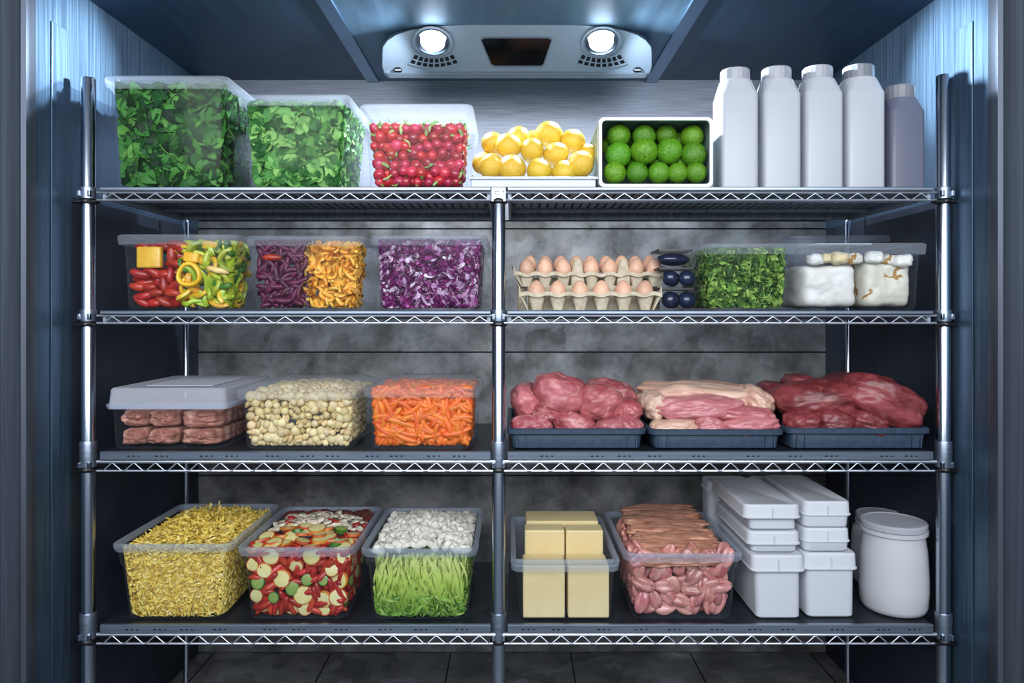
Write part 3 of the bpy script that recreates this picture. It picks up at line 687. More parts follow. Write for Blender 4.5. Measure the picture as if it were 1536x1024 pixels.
m = MB(); m.loft([rr(.030, .010, .006, z) for z in (-.026, .026)]); o = m.build('yellow_pepper_block', YELB, bevel=.004, loc=(X(225, dd), dd, Z(386, dd)))
tag(o, 'square yellow pepper piece pressed against the front of the red half', 'pepper')
def pring(R, r, sq, n=20, seed=0):
    m = MB(); rings = []
    for k in range(n):
        a = 2*PI*k/n; rad = R * (1 + sq * math.cos(3 * a + seed)); c = Vector((rad * math.cos(a), rad * math.sin(a) * .82, 0)); u = Vector((math.cos(a), math.sin(a), 0))
        rings.append([c + u * (r * .45 * math.cos(t)) + Vector((0, 0, 1)) * r * math.sin(t) for t in [2*PI*j/8 for j in range(8)]])
    v = [p for g in rings for p in g]; f = [(i*8+j, ((i+1) % n)*8+j, ((i+1) % n)*8+(j+1) % 8, i*8+(j+1) % 8) for i in range(n) for j in range(8)]
    return m.add(v, f)
def pstrip(L, w, arc, seed=0, th=.004):
    m = MB(); n = 9; rings = []
    for i in range(n):
        t = i / (n - 1) - .5; a = arc * t; R = L / arc
        c = Vector((R * math.sin(a), R * (1 - math.cos(a)), 0)); u = Vector((-math.sin(a), math.cos(a), 0)); ww = w * (1 - abs(2 * t) ** 3 * .6)
        rings.append([c + u * (th * .5 * sy) + Vector((0, 0, ww * .5 * sz)) for sy, sz in ((-1, -.8), (0, -1), (1, -.8), (1.2, 0), (1, .8), (0, 1), (-1, .8), (-1.1, 0))])
    m.loft(rings); m.v = [(x, y - .004, z) for x, y, z in m.v]; return m
strips = [pstrip(.060, .026, 1.4 + .5 * k, k, .011).mesh('pepper_strip', YELB, ang=60) for k in range(3)]
gstr = [pstrip(.056, .028, 1.2 + .6 * k, k, .011).mesh('green_pepper_strip', LIMB, ang=60) for k in range(3)]
dstr = [pstrip(.05, .028, 1.5, 1, .010).mesh('dark_pepper_strip', DGRB, ang=60)]
for p, n, f, l in shell(b, .026, b.h * .86, 'fst', 2, .014, .25, (.5, 1.0), y01=(0, .3), sy=.5):
    q = (p.x - b.cx) / b.hwt; k = random.random()
    if f == 'f' and q < .12 and k < .7 or k < .22: me, nm, cl = strips[random.randrange(3)], 'yellow_pepper_strip', 'curved yellow'
    elif k < .9: me, nm, cl = gstr[random.randrange(3)], 'green_pepper_strip', 'curved yellow-green'
    else: me, nm, cl = dstr[0], 'dark_pepper_strip', 'curved dark green'
    binst(b, me, nm, cl + ' pepper strip in the yellow half of the pepper bin', 'pepper', p, basis(n, random.uniform(0, 6.28), .35), random.uniform(.7, 1.1), nm.replace('_', ' ') + 's')
dd = .024
o = pring(.0255, .011, .06).build('yellow_pepper_ring', YELB, loc=(X(284, dd), dd, Z(412, dd)), ang=0); o.rotation_euler = (PI/2, .5, 0); o.scale = (1.0, 1.25, 1)
tag(o, 'whole yellow pepper ring standing against the front of the pepper bin', 'pepper')
o = stick(.055, .0085, .0075, -.08, 5).build('pale_pepper_strip', PALEB, loc=(X(327, dd), dd, Z(405, dd)), ang=0); o.rotation_euler = (0, .25, 0)
tag(o, 'pale peach pepper strip lying near the top of the pepper bin', 'pepper')
m = MB(); m.loft([rr(.019, .010, .006, z) for z in (-.012, .012)]); o = m.build('yellow_pepper_block', YELB, bevel=.004, loc=(X(288, dd), dd, Z(386, dd))); o.rotation_euler = (0, .12, 0)
tag(o, 'chunky yellow pepper piece above the standing pepper ring', 'pepper')

PURP = pm('purple_bean', hx('#3c0c26'), hx('#64193c'), rough=.48, scale=30, objrand=.35, hue=.012)
ORNG = pm('orange_pepper', hx('#eca234'), hx('#f8c85c'), rough=.38, scale=22, objrand=.12, hue=.008)
b = make_bin('clear_food_bin', 'clear lidded bin split between purple beans and orange flakes, beside the cabbage', (380, 532), (376, 541), 354, 2, depth=.30, rim=15, lid='flat')
beans = [stick(.056, .0085, .007, .10 * (k - 1), k + 9, 8, 7).mesh('purple_bean', PURP, ang=0) for k in range(4)]
for p, n, f, l in shell(b, .0175, b.h * .90, 'ft', 2, .010, .3, (.01, .47), y01=(0, .3)):
    binst(b, beans[random.randrange(4)], 'purple_bean', 'glossy purple bean in the dark half of the split bin', 'bean', p, basis(n, random.choice((random.gauss(.9, .5), random.gauss(-.6, .5))), .25), random.uniform(.75, 1.1), 'purple beans')
flk = []
for k in range(4):
    V, F = leaf(.040, .030, .6, .30, .9, .10, 6, 4, 80 + k); m = MB(); m.add(V, F); m.add(V + np.array((0, 0, .0035)), F[:, ::-1]); flk.append(m.mesh('orange_flake', ORNG, ang=60))
m = stick(.03, .006, .004, .12, 3, 6, 6); flk.append(m.mesh('orange_flake', ORNG, ang=0))
for p, n, f, l in shell(b, .0175, b.h * .84, 'fst', 2, .009, .3, (.51, 1.0), y01=(0, .3), sy=.4):
    binst(b, flk[random.randrange(5)], 'orange_flake', 'curled orange flake in the bright half of the split bin', 'vegetable flake', p, basis(n, random.uniform(0, 6.28), .5), random.uniform(.75, 1.15), 'orange flakes')
m = MB(); m.box(b.cx - .001, b.cx + .001, b.cy - b.hdb + .004, b.cy + b.hdb - .006, b.z0 + .004, b.z0 + b.h * .84)
o = m.build('bin_divider', FROST, smooth=False); o.location = (0, 0, 0); o.parent = b.root; o.matrix_parent_inverse = Matrix.Translation(-Vector((b.cx, b.cy, b.z0)))
dd = .022
o = stick(.045, .009, .009, .03, 2).build('red_pepper_piece', REDB, loc=(X(408, dd), dd, Z(386, dd)), ang=0); tag(o, 'red pepper piece lying on the purple beans', 'pepper')

CABB = pm('cabbage_shred', None, rough=.3, coat=.2, island=[hx(c) for c in ('#5a164c', '#7d2468', '#98397e', '#6a1c58', '#b884b0', '#e2d2e0', '#8a2c72', '#4a123f', '#7a2262', '#6a1c58', '#54164a', '#d0aecb')])
b = make_bin('clear_food_bin', 'clear lidded bin of shredded purple cabbage, beside the middle post', (567, 717), (562, 724), 353, 2, depth=.30, rim=15, lid='flat')
st = Stuff(); TC = [curlstrip(random.uniform(.045, .085), random.uniform(.008, .016), .34, k, 11, .25) for k in range(24)]
TC += [leaf(.030, .020, .7, .4, .9, .12, 6, 4, 120 + k) for k in range(4)]
for p, n, f, l in shell(b, .0115, b.h * .88, 'fst', 3, .010, .45, bulge=.01, both=True):
    V, F = TC[random.randrange(len(TC))]; st.add(V, F, basis(n, random.uniform(0, 6.28), .45), p, random.uniform(.6, 1.05))
st.clamp(b); st.core(b, b.h * .88, .022); st.build('shredded_cabbage', CABB, 'shredded purple and white cabbage packed in the clear bin', 'cabbage', None, (b.cx, b.cy, b.z0))

# --- eggs
EGGB = pm('egg_brown', hx('#d3a488'), hx('#dfb59b'), rough=.45, scale=4, objrand=.16, hue=.006, sss=.1)
CART = pm('egg_carton_pulp', hx('#b3a78f'), hx('#cdc2ac'), rough=.85, scale=60, bump=.25, bscale=200)
eggm = []
v, f = ICO[3]
for k in range(3):
    m = MB(); m.add([(p.x * (1 - .16 * p.z), p.y * (1 - .16 * p.z), p.z * 1.28) for p in v], f); eggm.append(m.mesh('egg', EGGB, ang=0))
zs = SHELF[2] + .0012
def egg_tray(label, xs, d, zbase, zrim, rx, wall0, wall1, dback, posts=()):
    cx = (wall0 + wall1) / 2; root = thing('egg_carton', label, 'egg carton', (cx, d, zbase)); H = zrim - zbase; m = MB()
    for x in xs:
        x -= cx
        m.loft([rr(rx * .52, rx * .52, rx * .25, .0, 4, x), rr(rx * .60, rx * .60, rx * .3, H * .25, 4, x), rr(rx * .9, rx * .9, rx * .6, H * .85, 4, x), rr(rx * 1.02, rx * 1.02, rx * .8, H, 4, x), rr(rx * .96, rx * .96, rx * .8, H, 4, x), rr(rx * .7, rx * .7, rx * .5, H * .4, 4, x)], True, True)
    m.build('egg_cup', CART, root, ang=50)
    # scalloped rim around the cups
    m = MB(); hw = (wall1 - wall0) / 2; n = 60; up = []; dn = []
    for k in range(n + 1):
        x = -hw + 2 * hw * k / n; ph = math.cos((x + cx - xs[0]) / (xs[1] - xs[0]) * 2 * PI)
        up.append((x, -rx * 1.12, H + .003 - .003 * ph)); dn.append((x, -rx * 1.16, H - .006 - .0025 * ph))
    for k in range(n):
        m.add([up[k], up[k+1], dn[k+1], dn[k]], [(0, 3, 2, 1)]); m.add([up[k], up[k+1], (up[k+1][0], -rx * .9, H - .002), (up[k][0], -rx * .9, H - .002)], [(0, 1, 2, 3)])
    m.build('carton_rim', CART, root, ang=80)
    m = MB()
    for s_ in (-1, 1):
        m.loft([[(s_ * x, y, z) for x, y, z in ((hw - .022 + e, -rx * .9, 0), (hw - .022 + e, dback, 0), (hw + .004 + e, dback, H + .028), (hw - .001 + e, -rx * .5, H + .018), (hw - .003 + e, -rx * 1.1, H))] for e in (0, .003)])
    m.box(-hw + .022, hw - .022, dback - .003, dback, 0, H + (.022 if not posts else -.004))
    m.build('carton_wall', CART, root, ang=30)
    for x in posts:
        m = MB(); m.loft([rr(.017, .012, .008, z, 4, x - cx, -.006) if z < H else rr(.017 - (z - H) * .22, .011, .008, z, 4, x - cx, -.004) for z in (H - .034, H - .006, H + .012, H + .03, H + .036)]); m.build('carton_post', CART, root, ang=50)
    return root
d1 = .045
ex = [X(p, d1) for p in (805, 836.5, 870, 902, 935, 967)]
egg_tray('grey-beige pulp egg carton, lower tray holding six eggs in front', ex, d1, zs, Z(441, d1), .0235, X(779, d1), X(990, d1), .035)
for k, x in enumerate(ex):
    inst(eggm[k % 3], 'egg', ['first', 'second', 'third', 'fourth', 'fifth', 'sixth'][k] + ' brown egg from the middle post, front row of the lower carton', 'egg', (x, d1, Z(437, d1)), (random.uniform(-.1, .1), random.uniform(-.12, .12), random.random() * 6), .0218, 'eggs in the lower carton')
d2 = .105
ex2 = [X(p, d2) for p in (790, 817.5, 845, 887, 914, 954, 981)]
zc2 = Z(430, d2)
raised = egg_tray('beige pulp egg carton, raised tray behind with brown eggs and two white posts', ex2, d2, zc2, Z(411, d2), .0205, X(771, d2), X(998, d2), .115, [X(866, d2), X(934.5, d2)])
for k, x in enumerate(ex2):
    inst(eggm[k % 3], 'egg', ['first', 'second', 'third', 'fourth', 'fifth', 'sixth', 'seventh'][k] + ' brown egg from the middle post, front row of the raised carton', 'egg', (x, d2, Z(402, d2)), (random.uniform(-.12, .12), random.uniform(-.12, .12), random.random() * 6), .0196, 'eggs in the raised carton')
d3 = .17
for k, p in enumerate((794, 818, 841, 865, 886, 909, 932, 953, 974)):
    inst(eggm[k % 3], 'egg', ['first', 'second', 'third', 'fourth', 'fifth', 'sixth', 'seventh', 'eighth', 'ninth'][k] + ' egg from the middle post, half hidden in the rear row of the raised carton', 'egg', (X(p, d3), d3, Z(397, d3)), (random.uniform(-.1, .1), random.uniform(-.1, .1), random.random() * 6), .0196, 'rear row eggs')
m = MB()
for x in [X(p, d2) for p in (783, 866, 934, 985)]:
    m = MB(); m.loft([rr(.012, .03, .006, z, 4, x - raised.location.x, .045) for z in (-(zc2 - zs), 0)]); m.build('carton_foot', CART, raised)
# --- dark plums in three stacked clear tubs
PLUM = pm('plum_skin', hx('#10182f'), hx('#2c3b66'), rough=.22, scale=45, detail=3, lo=.45, hi=.8, objrand=.15, coat=.35)
plm = [ball(1, .05, k + 30, 3, .96).mesh('plum', PLUM, ang=0) for k in range(2)]
ord_ = ['bottom', 'middle', 'top']
px0, px1 = 987, 1046; d0 = .03; hgt = [34, 31, 26]; zb = SHELF[2] + .0012; dep = .10
for k in range(3):
    h = hgt[k] * S; xa, xb = X(px0, d0), X(px1, d0); hw = (xb - xa) / 2; cx = (xa + xb) / 2
    root = thing('plum_tub', 'small clear tub of dark blue plums, %s of three stacked by the eggs' % ord_[k], 'food container', (cx, d0 + dep / 2, zb), 0, 'stacked plum tubs')
    m = MB(); m.loft([rr(hw - .003, dep/2 - .003, .008, 0), rr(hw - .001, dep/2 - .001, .008, .003), rr(hw - .001, dep/2 - .001, .008, h - .005)], True, False); m.build('tub', CLEAR, root)
    m = MB(); m.loft([rr(hw, dep/2, .008, h - .005), rr(hw, dep/2, .008, h - .0012)] if k < 2 else [rr(hw - .006, dep/2, .004, h - .004, 5, -.006), rr(hw - .006, dep/2, .004, h + .0015, 5, -.006)]); m.build('lid', BLACK, root)
    if k < 2:
        for j, (pp, yy) in enumerate(((1005, -1), (1029.5, -1), (1008, 1), (1031, 1))):
            d = d0 + dep / 2 + yy * .024; r = min(.0215, h / 2 - .0045) * (1 if j % 2 == 0 else .98)
            inst(plm[j % 2], 'plum', 'dark blue plum in the %s tub, %s' % (ord_[k], ('front row, egg side', 'front row, side away from the eggs', 'back row, egg side', 'back row, side away from the eggs')[j]), 'plum', (X(pp, d), d, zb + .0035 + r), (random.random(), random.random(), random.random()), r, 'dark plums')
    else:
        r = h / 2 - .004
        inst(plm[0], 'plum', 'large wide dark plum filling the top tub of the stack', 'plum', (cx - .003, d0 + .037, zb + .003 + r), (0, 0, .4), (hw * .92, .032, r), 'dark plums')
    zb += h + .0008

# --- herbs
b = make_bin('clear_food_bin', 'clear lidded bin of small cut green herbs, beside the plums', (1063, 1182), (1058, 1187), 365.5, 2, depth=.30, rim=16, lid='flat')
T3 = [leaf(.022, .015, random.uniform(-1.3, 1.3), random.uniform(-.5, .5), .8, .06, 6, 4, seed=k + 70) for k in range(8)]
leafbin(b, HERB, T3, .0095, 3, b.h * .92, 'herb_leaves', 'small mixed green herb leaves in the clear bin beside the plums', 'herbs', (.6, 1.2), .6, True, .006)

# --- feta in a clear bin, another bin behind it
def crack_extra(nt, vec, col):
    L = nt.links.new
    w = N(nt, 'ShaderNodeTexNoise', Scale=16, Detail=4); L(vec, w.inputs['Vector'])
    ad = N(nt, 'ShaderNodeMixRGB'); ad.inputs[0].default_value = .12; L(vec, ad.inputs[1]); L(w.outputs['Color'], ad.inputs[2])
    v = N(nt, 'ShaderNodeTexVoronoi', feature='DISTANCE_TO_EDGE', Scale=16); L(ad.outputs[0], v.inputs['Vector'])
    big = N(nt, 'ShaderNodeTexNoise', Scale=13, Detail=1); L(vec, big.inputs['Vector'])
    th = N(nt, 'ShaderNodeMapRange'); L(big.outputs['Fac'], th.inputs[0]); th.inputs[1].default_value = .41; th.inputs[2].default_value = .58; th.inputs[3].default_value = -.02; th.inputs[4].default_value = .085
    ls = N(nt, 'ShaderNodeMath', operation='LESS_THAN'); L(v.outputs['Distance'], ls.inputs[0]); L(th.outputs[0], ls.inputs[1])
    mx = N(nt, 'ShaderNodeMixRGB'); L(ls.outputs[0], mx.inputs[0]); L(col, mx.inputs[1]); mx.inputs[2].default_value = hx('#a47a3c')
    return mx.outputs[0]
FETA = pm('white_cheese', hx('#d6d2c8'), hx('#e3e1da'), rough=.5, scale=12, bump=.25, bscale=40, sss=.1)
FETAC = pm('cracked_cheese', hx('#cdc8b4'), hx('#dcd8c8'), rough=.5, scale=12, bump=.35, bscale=40, sss=.1, extra=crack_extra)
FETAY = pm('yellow_crumb', hx('#c9b27c'), hx('#ddd0a8'), rough=.6, scale=30, bump=.4, bscale=60)
b2 = make_bin('clear_food_bin', 'clear bin with a shiny lid standing behind the white cheese', (1190, 1330), (1186, 1334), 353, 2, d0=.335, depth=.095, rim=12, lid='flat')
b = make_bin('clear_food_bin', 'clear lidded bin with two blocks of white cheese, by the post', (1200, 1379), (1195, 1384), 364.5, 2, depth=.29, rim=17, lid='flat')
m = MB(); m.box(X(1225, .06), X(1308, .06), .06, .22, Z(366.2, .06), Z(365.3, .06)); o = m.build('lid_label', WPLAS, smooth=False); o.parent = b.root; o.matrix_parent_inverse = Matrix.Translation(-Vector((b.cx, b.cy, b.z0)))
for (xa, xb, yt, mt, nm, lb) in ((1206, 1291, 395, FETA, 'cheese_block', 'smooth white cheese block in the lidded bin, toward the herbs'), (1298, 1373, 386, FETAC, 'cheese_block', 'cracked white cheese block in the lidded bin, beside the post')):
    d = .028; h = Z(yt, d) - SHELF[2] - .006; hw = (X(xb, d) - X(xa, d)) / 2
    def fn(q, p): return q
    mb = lump(hw, .125, h / 2, .05, 1.8, xa, 5, .25, .012, 9)
    k = max(abs(v[0]) for v in mb.v); mb.v = [(v[0] * hw / k, v[1] * .125 / max(.125, .125), v[2]) for v in mb.v]
    kz = min(v[2] for v in mb.v); ky = max(abs(v[1]) for v in mb.v); mb.v = [(v[0], v[1] * .125 / ky, v[2] * (h / 2) / -kz) for v in mb.v]
    o = mb.build(nm, mt, loc=((X(xa, d) + X(xb, d)) / 2, d + .127, SHELF[2] + .0055 + h / 2), ang=0); tag(o, lb, 'cheese')
for i, (px, py, r, mt, lb) in enumerate(((1222, 389, 11, FETA, 'white cheese chunk resting on the smooth block at its herb end'), (1240, 387, 9, FETAY, 'yellowish cheese chunk at the middle of the smooth block top'), (1258, 387, 12, FETAY, 'largest yellowish cheese chunk on the smooth block'), (1280, 388, 11, FETAC, 'cracked cheese chunk on the smooth block next to the divider'),
        (1310, 386, 12, FETA, 'white cheese chunk on the cracked block next to the divider'), (1332, 390, 11, FETAC, 'cracked cheese chunk at the middle of the cracked block top'), (1352, 391, 13, FETA, 'white cheese chunk on the cracked block at the post end'))):
    d = .035 + .01 * (i % 2); rz = r * S
    o = lump(rz * 1.15, rz, rz * .8, .2, 1.8, i, 3, .7).build('cheese_chunk', mt, loc=(X(px, d), d, Z(py, d)), ang=0); tag(o, lb, 'cheese')

# ------------------------------------------------------------------ third shelf
def swirl_extra(nt, vec, col):
    L = nt.links.new; w = N(nt, 'ShaderNodeTexWave', Scale=9, Distortion=9, Detail=4, wave_type='RINGS'); L(vec, w.inputs['Vector'])
    mx = N(nt, 'ShaderNodeMixRGB', blend_type='SOFT_LIGHT'); mx.inputs[0].default_value = .55; L(col, mx.inputs[1]); L(w.outputs['Color'], mx.inputs[2]); return mx.outputs[0]
ROLL = pm('meat_roll', hx('#96604f'), hx('#c99482'), rough=.55, scale=30, detail=8, bump=.25, bscale=70, sss=.05, spec=.25, extra=swirl_extra)
b = make_bin('shallow_food_bin', 'shallow bin of brown meat rolls with a tall milky lid, by the post', (169, 333), (166, 336), 605, 3, depth=.34, rim=8, lid=None, r=.014)
h = b.h; m = MB(); q = b.hdt; e = .007; w = b.hwt; zb_ = Z(613, b.d0) - b.z0; zt_ = Z(582, b.d0) - b.z0
m.loft([rr(w + e, q + e, .016, zb_), rr(w + e, q + e, .016, zb_ + .006), rr(w + e - .003, q + e - .003, .016, zt_ - .004), rr(w + e - .007, q + e - .007, .014, zt_), rr(w - .02, q - .02, .012, zt_ + .002), rr(w - .03, q - .03, .012, zt_ - .001)], False, True)
lid = m.build('lid', MILKY, b.root, ang=35)
m = MB(); m.box(-.075, .09, -q + .05, q - .08, zt_ + .0005, zt_ + .0018); m.build('lid_label', WPLAS, lid, smooth=False)
for i, (px, py, hx_, hz_, lb) in enumerate(((194, 629, 22, 14.5, 'upper layer, next to the post'), (238, 629, 24, 14.5, 'upper layer, middle of three'), (295, 630, 34, 15, 'upper layer, widest, toward the nut bin'),
        (193, 657.5, 20, 13.6, 'lower layer, next to the post'), (236, 657.5, 25, 13.6, 'lower layer, middle of three'), (294, 657.5, 32, 13.6, 'lower layer, widest, toward the nut bin'))):
    d = .026; o = lump(hx_ * S * .98, .146, hz_ * S * 1.02, .06, 2.4, i + 3, 5, .42, .025, 6).build('meat_roll', ROLL, loc=(X(px, d), d + .155, Z(py, d)), ang=0)
    tag(o, 'brown cooked meat roll in the milky-lidded bin, ' + lb, 'meat', 'meat rolls')

NUT = pm('chickpea', hx('#cdb27a'), hx('#ead8aa'), rough=.5, scale=25, objrand=.15, hue=.012, bump=.2, bscale=90)
NUTB = pm('flake_nut', hx('#bd9c60'), hx('#e6d09c'), rough=.6, scale=30, objrand=.18, bump=.5, bscale=90)
b = make_bin('clear_food_bin', 'clear bin of pale chickpeas and nut pieces with a domed lid', (366, 527), (360, 530), 583, 3, depth=.31, rim=15, lid='dome', r=.02)
nuts = [ball(.0115, .1, k, 2, 1.05, 1.5, 0, .35).mesh('chickpea', NUT, ang=0) for k in range(3)]
flks = [lump(.010, .008, .006, .5, 2.2, k, 2, 1, .2, 7).mesh('nut_piece', NUTB, ang=0) for k in range(4)]
pts = shell(b, .0180, b.h * .86, 'fst', 2, .0095, .3, bulge=.02, sy=.7)
for i, (p, n, f, l) in enumerate(pts):
    ch = random.random() < .55
    binst(b, nuts[random.randrange(3)] if ch else flks[random.randrange(4)], 'chickpea' if ch else 'nut_piece', 'round pale chickpea in the domed-lid bin' if ch else 'craggy tan nut piece in the domed-lid bin', 'chickpea' if ch else 'nut', p,
         Euler((random.uniform(0, 6), random.uniform(0, 6), 0)).to_matrix(), random.uniform(.75, 1.2), 'chickpeas' if ch else 'nut pieces')
CARR = pm('carrot', hx('#dd5d1c'), hx('#f4862f'), rough=.4, scale=14, stretch=(.5, 3, 3), objrand=.14, hue=.008, bump=.15, bscale=80)
b = make_bin('clear_food_bin', 'clear bin of orange carrot sticks with a lid, beside the middle post', (557, 709), (551, 713), 582, 3, depth=.30, rim=14, lid='dome', r=.02)
cars = [stick(.074, .0098, .0076, .08 * (k - 2), k + 40, 8, 9, blunt=.32).mesh('carrot', CARR, ang=0) for k in range(5)]
for p, n, f, l in shell(b, .0190, b.h * .90, 'fst', 2, .0105, .32, bulge=.012, sy=.6):
    a = random.choice((random.gauss(.4, .35), random.gauss(-.5, .35), random.gauss(1.7, .3))) if f == 'f' else random.uniform(0, 3.1)
    s_ = random.uniform(.75, 1.08)
    binst(b, cars[random.randrange(5)], 'carrot', 'small peeled orange carrot packed in the lidded bin beside the middle post', 'carrot', p, basis(n, a, .12), s_, 'carrots in the clear bin')

# --- meat in blue trays
BTRAY = pm('slate_blue_tray', hx('#2c3b4d'), hx('#34455a'), rough=.42, scale=60)
def meat_tray(label, x0, x1, yt, depth=.40, d0=.012):
    zb = SHELF[3] + .0012; xa, xb = X(x0, d0), X(x1, d0); cx = (xa + xb) / 2; hw = (xb - xa) / 2; h = Z(yt, d0) - zb; q = depth / 2
    root = thing('meat_tray', label, 'tray', (cx, d0 + q, zb)); m = MB(); i = .012
    m.loft([rr(hw - i - .006, q - i - .006, .012, 0), rr(hw - i - .002, q - i - .002, .014, .003), rr(hw - i + .003, q - i + .003, .016, h - .010), rr(hw - i + .0, q - i + .0, .014, h - .004), rr(hw - i - .003, q - i - .003, .013, .007), rr(hw - i - .01, q - i - .01, .01, .004)], True, True)
    m.build('tray_body', BTRAY, root, ang=40)
    m = MB(); m.loft([rr(hw - .003, q - .003, .020, h - .015), rr(hw, q, .022, h - .013), rr(hw, q, .022, h - .003), rr(hw - .003, q - .003, .021, h), rr(hw - .009, q - .009, .017, h), rr(hw - .0115, q - .0115, .016, h - .003), rr(hw - .0115, q - .0115, .016, h - .012)], False, False)
    m.build('rim', BTRAY, root, ang=40)
    for s_ in (-1, 1):
        for o in (0, .02): m = MB(); m.box(s_ * (hw - .045 + o) - .0015, s_ * (hw - .045 + o) + .0015, -q + i - .0045, -q + i + .004, .004, h - .013); m.build('rib', BTRAY, root, smooth=False)
meat_tray('slate blue tray of pinkish red meat pieces, beside the middle post', 760.5, 971, 643)
meat_tray('slate blue tray of pale pink poultry fillets, between two meat trays', 974.5, 1179, 644)
meat_tray('slate blue tray of large dark red beef joints, by the end post', 1182, 1400, 642)
def marble(c):
    def fn(nt, vec, col):
        L = nt.links.new; w = N(nt, 'ShaderNodeTexNoise', Scale=26, Detail=8, Roughness=.7, Distortion=1.2); L(vec, w.inputs['Vector'])
        f = ramp(nt, [(.54, (0, 0, 0, 1)), (.68, (1, 1, 1, 1))], w.outputs['Fac']); mx = N(nt, 'ShaderNodeMixRGB'); k = N(nt, 'ShaderNodeMath', operation='MULTIPLY'); k.inputs[1].default_value = c[1]
        L(f, k.inputs[0]); L(k.outputs[0], mx.inputs[0]); L(col, mx.inputs[1]); mx.inputs[2].default_value = c[0]; return mx.outputs[0]
    return fn
MEATP = pm('pink_meat', hx('#96404a'), hx('#c97a7e'), rough=.42, scale=13, detail=8, bump=.7, bscale=38, objrand=.15, hue=.006, sss=.08, coat=.18, extra=marble((hx('#e0b4ae'), .7)))
MEATD = pm('dark_beef', hx('#5c2022'), hx('#98444a'), rough=.42, scale=9, detail=9, stretch=(1, 1, 2.2), bump=.8, bscale=34, objrand=.12, sss=.05, coat=.18, extra=marble((hx('#b87068'), .5)))
FILL = pm('pink_fillet', hx('#b0606a'), hx('#d08a8c'), rough=.4, scale=7, detail=8, stretch=(.6, 2, 2), bump=.55, bscale=26, objrand=.08, sss=.1, coat=.2, extra=marble((hx('#e0bab0'), .5)))
FATM = pm('pale_fat', hx('#c99a88'), hx('#e0c4ae'), rough=.42, scale=6, detail=8, stretch=(.7, 2, 2), bump=.55, bscale=24, objrand=.06, sss=.1, coat=.18, extra=marble((hx('#c47a74'), .45)))
def meat(px, py, hxp, hyp, d, dep, mt, lb, rot=(0, 0, 0), seed=0, amp=.16, sq=.8, name='meat_piece', group=None, fr=1.5):
    k = S * sc(d); o = lump(hxp * k, dep, hyp * k, amp, fr, seed, 5, sq, .035, 5).build(name, mt, loc=(X(px, d), d, Z(py, d)), ang=0); o.rotation_euler = rot
    return tag(o, lb, 'meat', group)
g = 'meat pieces in the first tray'
T = [(840, 590, 41, 30, .10, .06, 'big round pink meat slab on top of the first tray', (0, .12, 0)), (900, 603, 33, 27, .085, .055, 'pink meat slab leaning beside the big slab, first tray', (0, .2, .1)), (917, 590, 40, 21, .20, .06, 'dark meat piece at the rear of the first tray, behind the leaning slab', (0, .25, 0)),
     (944, 614, 19, 17, .09, .05, 'small red meat piece at the poultry side of the first tray', (0, .4, 0)), (789, 602, 23, 28, .14, .07, 'dark red meat piece leaning by the post in the first tray', (0, -.35, 0)), (820, 619, 25, 13, .09, .05, 'narrow meat strip under the big pink slab', (0, .1, 0)),
     (799, 638, 31, 15, .06, .04, 'pale pink meat piece in the front row of the first tray, by the post', (0, .05, 0)), (862, 636, 31, 18, .062, .04, 'dark rosy meat piece in the middle of the first tray front row', (0, .2, 0)), (914, 640, 23, 14, .055, .035, 'pale meat piece in the front row of the first tray, third from the post', (0, -.15, 0)), (942, 637, 22, 15, .062, .04, 'pale meat piece at the poultry end of the first tray front row', (0, .35, 0)),
     (868, 619, 42, 15, .15, .06, 'wide dark meat piece under the slabs in the first tray', (0, 0, 0))]
for i, t in enumerate(T): meat(t[0], t[1], t[2], t[3], t[4], t[5], MEATP, t[6], t[7], i + 1, .15, .82, 'meat_piece', g, 1.15)
T = [(1052, 594, 96, 22, .20, .10, FATM, 'wide pale fatty slab across the top of the poultry tray', (0, .05, 0)), (1047, 611, 66, 19, .10, .06, FILL, 'long pink fillet in the middle of the poultry tray', (0, -.02, 0)), (1114, 621, 46, 13, .075, .04, FILL, 'slim pink fillet toward the beef side of the poultry tray', (0, .06, 0)),
     (1129, 600, 27, 20, .17, .08, FATM, 'pale fatty end piece at the beef side of the poultry tray', (0, .5, 0)), (979, 607, 19, 22, .14, .07, FATM, 'rounded pale fillet end at the red meat side of the poultry tray', (0, -.3, 0)), (1010, 641, 36, 13, .055, .035, FATM, 'pale fillet in the front row of the poultry tray, first from the red meat', (0, -.06, 0)),
     (1064, 639, 23, 15, .06, .04, FILL, 'short pinkish fillet in the middle of the poultry tray front row', (0, .25, 0)), (1123, 638, 43, 16, .058, .04, FILL, 'pale pink fillet in the front row of the poultry tray, nearest the beef', (0, -.1, 0)), (1050, 622, 55, 14, .15, .06, FATM, 'pale piece lying low under the fillets of the poultry tray', (0, 0, 0))]
for i, t in enumerate(T): meat(t[0], t[1], t[2], t[3], t[4], t[5], t[6], t[7], t[8], i + 20, .15, .75, 'poultry_fillet', 'fillets in the poultry tray', 1.8)
